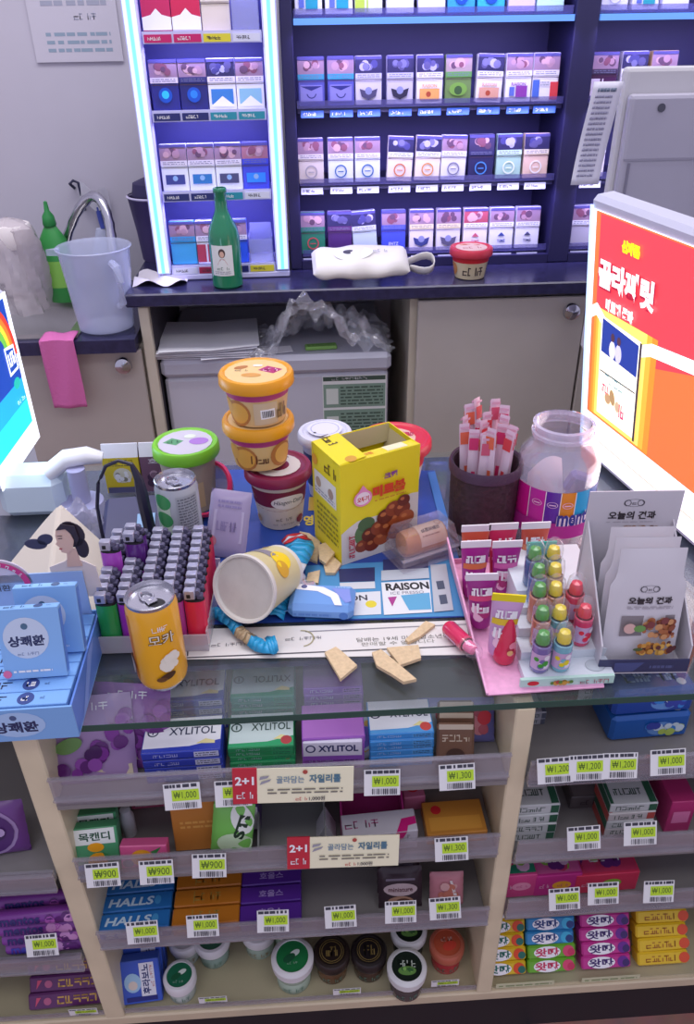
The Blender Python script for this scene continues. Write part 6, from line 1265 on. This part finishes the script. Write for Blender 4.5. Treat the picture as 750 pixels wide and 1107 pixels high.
def logo(a, x, y, k=1): a.ring(x, y, .010*k, .0007*k, INK, ry=.0045*k); a.ring(x-.007*k, y, .0035*k, .0006*k, INK); a.ring(x+.007*k, y, .0035*k, .0006*k, INK); a.scrawl(x, y, .005*k, .004*k, INK, 1)
logo(a, .0, .141); a.text('오늘의 견과', 0, .126, .010, M('#2a2228'), w=.050, bold=.03); a.lines(-.026, .117, .026, .1185, 1, M('#a8a4ac')); a.blobs(-.012, .106, .034, .113, [M('#a87850'), M('#c89870'), M('#7a4c30')], 12, .004, 7); m.build('header_card', t)
def pouch(i, label):
    w, h = .076, .132; m = MB()
    def fn(u, v, s): 
        x = (u-.5)*w*(1 if v < .72 else 1-.14*min(1, (v-.72)/.04)); e = max(0, 1-(2*abs(u-.5))**4)*max(0, 1-(2*abs(v-.42)/1.16)**4); return Vector((x, -s*.009*e*.6-.0002*s, v*h))
    for s in (1, -1): m.grid(lambda u, v: fn(u, v, s), 12, 16, NW2)
    a = Art(m, lambda x, y, l: fn(x/w+.5, y/h, 1)+Vector((0, -.0006-l, 0)))
    logo(a, .0, .089, .9); a.text('오늘의 견과', .002, .076, .0085, M('#2a2228'), w=.044, bold=.04); a.lines(-.02, .066, .026, .070, 2, M('#a8a4ac'))
    a.rect(-.024, .034, .030, .058, M('#8c8488')); rr = random.Random(i)
    for k in range(46):
        x = rr.uniform(-.002, .030); a.disc(x, rr.uniform(.034, .054), rr.uniform(.002, .0045), [M('#a8643c'), M('#c89060'), M('#8a4a30'), M('#7c3c3c')][k % 4], n=8)
    a.disc(-.016, .046, .006, M('#d8b0a8')); a.disc(-.006, .046, .006, M('#6a9a50'), .004)
    for k in range(36): a.disc(rr.uniform(-.004, .032), rr.uniform(.017, .029), rr.uniform(.002, .004), [M('#c8903c'), M('#a86a2c'), M('#d8a850'), M('#5c2c2c')][k % 4], n=8)
    a.disc(-.006, .023, .005, M('#4c5c30'), .002)
    return m
for i, lab in enumerate(('front white nut pack showing a photo of mixed nuts', 'middle white nut pack behind the front one', 'rear white nut pack below the header card')):
    tag(pouch(i, lab).build('nut_pack', loc=(.330+.0015*i, .048+.019*i, .7535), rot=(R(-7), 0, R(-3))), lab, 'nut pack', 'white nut packs in the display box')

# ---------------------------------------------------------------- lit signs
def lit(c, s=1.): return M(c, .4, emit=s*.82)
sx = .424; y1s, y0s = .53, .17; zb, zt = .7512, 1.130; Ls = y1s-y0s
t = thing('lightbox_sign', 'glowing orange and red lightbox sign with white lettering at right', 'lit sign', (.455, .345, zb), (0, R(-6.5), R(12)))
m = MB(); hl = Ls/2; m.box(0, .034, -hl, hl, 0, zt-zb, M('#c9c9dc', .35), .006); m.build('frame', t)
m = MB(); H = zt-zb; m.box(-.0018, -.0002, -hl+.012, hl-.010, .012, H-.016, lit('#f4f2ff', 1.25))
# u: distance from the far (left) end towards the camera
a = Art(m, lambda x, y, l: Vector((-.0018-l, hl-.010-x*.76, y)), .00035); U = (Ls-.022)/.76
def P_(c, s, *pts): a.poly(pts, lit(c, s))
P_('#f2703c', 1.05, (.012, .078), (U, .078), (U, H-.016), (.012, H-.016)); P_('#ea4450', .95, (.026, .245), (.05, .20), (.11, .175), (.2, .20), (U, .25), (U, H-.018), (.026, H-.018))
a.rect(.022, .080, .215, .24, lit('#ff8a30', 1.1)); a.rect(.030, .082, .20, .24, lit('#ffa83c', 1.15)); a.rect(.038, .082, .186, .24, lit('#ffd468', 1.2))
P_('#ffffff', 1.3, (.0, .215), (.03, .228), (.08, .205), (.14, .196), (.2, .215), (U, .235), (U, .252), (.2, .232), (.14, .212), (.08, .220), (.03, .245), (.0, .232))
P_('#fff8e0', 1.2, (.048, .088), (.172, .088), (.172, .226), (.048, .232)); P_('#28409c', .8, (.052, .182), (.166, .176), (.166, .220), (.052, .229)); a.rect(.052, .153, .166, .1548, lit('#2c3050', .4))
for x, c in ((.088, '#e8e4f0'), (.108, '#d8d4e8')): a.disc(x, .192, .010, lit(c, .8), .013); a.disc(x, .210, .006, lit('#5a3c50', .6))
a.scrawl(.1, .168, .07, .004, lit('#8a6c8c', .6), 9); a.scrawl(.1, .148, .06, .012, lit('#6c9ca8', .8), 4, 3); a.disc(.085, .120, .010, lit('#c8a078', .8), .008); a.disc(.1, .126, .008, lit('#b89468', .8), .012, rot=30); a.disc(.118, .118, .008, lit('#d8b898', .8)); a.scrawl(.075, .132, .02, .012, lit('#e02c6c', .9), 2, 3, .2); a.scrawl(.132, .115, .014, .02, lit('#e02c6c', .9), 2, 5, .15); a.rect(.172, .086, .178, .226, lit('#4a3c50', .3))
a.text('신제품', .125, H-.045, .016, lit('#ffe818', 1.1), w=.052, bold=.08); a.text('골라짜릿', .120, H-.092, .040, lit('#b82040', .7), w=.170, bold=.10); a.text('골라짜릿', .117, H-.090, .038, lit('#ffffff', 1.2), w=.166, bold=.05)
a.text('빠르게 골라', .105, H-.128, .018, lit('#fff4f0', 1.1), w=.085, bold=.07); a.rect(.0, .044, U, .046, lit('#e0c0a0', .9))
m.build('lit_panel', t)
m = MB(); m.box(-.0025, -.0005, hl-.009, hl-.003, .012, H-.012, lit('#b8d4ff', 1.3)); m.build('light_strip', t)
# left sign
t = thing('lightbox_sign', 'glowing blue sign with a rainbow corner at the far left', 'lit sign', (-.405, .455, .7512), (0, 0, R(-2)))
m = MB(); hl, H = .085, .275; m.box(-.026, 0, -hl, hl, .045, H, M('#c3c6d4', .35), .008); m.build('frame', t)
m = MB(); m.box(-.022, -.004, -hl+.02, hl-.02, 0, .045, M('#d5d5de', .35), .002); m.build('foot', t)
m = MB(); m.box(.0002, .0015, -hl+.004, hl-.006, .049, H-.008, lit('#f2f6ff', 1.2)); a = Art(m, lambda x, y, l: Vector((.0015+l, hl-.008-x, y)), .00035)
P_('#1fa8e0', 1.0, (.012, .082), (.16, .082), (.16, .262), (.012, .262)); P_('#28d0e0', 1.1, (.012, .082), (.16, .082), (.16, .118), (.012, .118)); P_('#1848b0', .8, (.012, .15), (.16, .15), (.16, .262), (.012, .262))
for k, c in enumerate(('#e8402c', '#f08030', '#f4d83c', '#70c048')): a.ring(.07, .19, .058-.009*k, .010, lit(c, .9), a0=60, a1=185, ry=.07-.009*k)
P_('#f0f4ff', 1.0, (.016, .165), (.05, .165), (.05, .205), (.016, .20)); P_('#1c4cb0', .8, (.020, .169), (.046, .169), (.046, .201), (.020, .196)); a.scrawl(.033, .185, .02, .018, lit('#f0f4ff', 1.1), 2, 3, .2); a.disc(.035, .15, .012, lit('#20b8a8', .9), .008); a.scrawl(.035, .125, .03, .006, lit('#d8f4ff', 1.1), 4)
m.build('lit_panel', t)
for nm_, loc, sz, rot, pw, c in (('lightbox_glow', (.44, .34, .93), (.3, .3), (0, R(90), R(12)), .7, (1, .8, .78)), ('lightbox_glow', (-.395, .455, .9), (.12, .16), (0, R(-90), 0), .25, (.6, .8, 1))): area(nm_, loc, (sz[0], sz[1]), pw, c, rot)

# ---------------------------------------------------------------- monitor seen from behind, receipt
t = thing('pos_monitor', 'back of a pale grey point of sale monitor at upper right', 'monitor', (.583, .78, .75))
MG = M('#a8a5b4', .45, noise=.04, nscale=8); ML = M('#c4c2c6', .45)
m = MB(); pr = [(-.115, .30), (-.092, .505), (.2, .505), (.2, .22), (-.1, .22)]
def pris(pts, y0, y1, mt, r=0): m.X = Matrix.Translation((0, y1, 0)) @ Matrix.Rotation(R(90), 4, 'X'); m.prism(pts, 0, y1-y0, mt); m.X = Matrix()
pris([(-.087, .06), (-.085, .505), (.22, .505), (.22, .06)], 0, .025, ML); pris([(-.081, .07), (-.080, .470), (.22, .470), (.22, .07)], -.022, 0, MG); m.build('back_shell', t, bevel=.006)
m = MB(); m.X = Matrix.Translation((-.032, -.0224, .452)) @ Matrix.Rotation(R(90), 4, 'X'); m.lathe([(0, 0), (.006, 0), (.006, .0015), (0, .0015)], M('#4a4a58'), 16); m.build('screw', t)
m = MB(); m.box(-.07, -.066, -.0235, -.0222, .22, .375, M('#7d7a8c')); m.box(-.078, .2, -.0235, -.0222, .378, .3815, M('#918e9e')); m.build('seam', t)
m = MB(); m.X = Matrix.Translation((.12, .0, .21)); m.box(-.05, .05, -.05, -.0225, -.0, .2, M('#9c99aa', .45), .01); m.X = Matrix(); m.box(.07, .17, -.055, -.023, .004, .2, M('#9c99aa', .45), .01); m.box(.03, .21, -.09, .09, 0, .012, M('#9c99aa', .45), .004); m.build('stand', t)
m = MB(); m.box(.58, .90, .62, .95, .715, .7475, DARKTOP, .002); m.box(.60, .88, .64, .93, 0, .7148, LAM); tag(m.build('side_table'), 'dark topped side table holding the monitor, behind the lit sign', 'table')
m = MB(); p0, p1 = Y(658, 88, .75), Y(632, 200, .75); o = Vector(((p0.x+p1.x)/2, .752, (p0.z+p1.z)/2)); hh = (p0.z-p1.z)/2; dx = (p0.x-p1.x)/2
fnr = lambda u, v: Vector((-.022+.044*u-dx+2*dx*v, .003*math.sin(5*v), -hh+2*hh*v)); m.grid(fnr, 4, 14, M('#d8d6e4', .6)); a = Art(m, lambda x, y, l: fnr(x/.044+.5, y/(2*hh)+.5)+Vector((0, -.0008-l, 0))); a.lines(-.016, -hh+.01, .010, hh-.016, 16, M('#9c9ab4'), .45, 4); a.lines(-.014, hh-.014, .014, hh-.008, 1, M('#6c7a90'), .8)
tag(m.build('receipt', loc=o, solid=.0006), 'long paper receipt taped to the left side of the grey monitor', 'receipt')
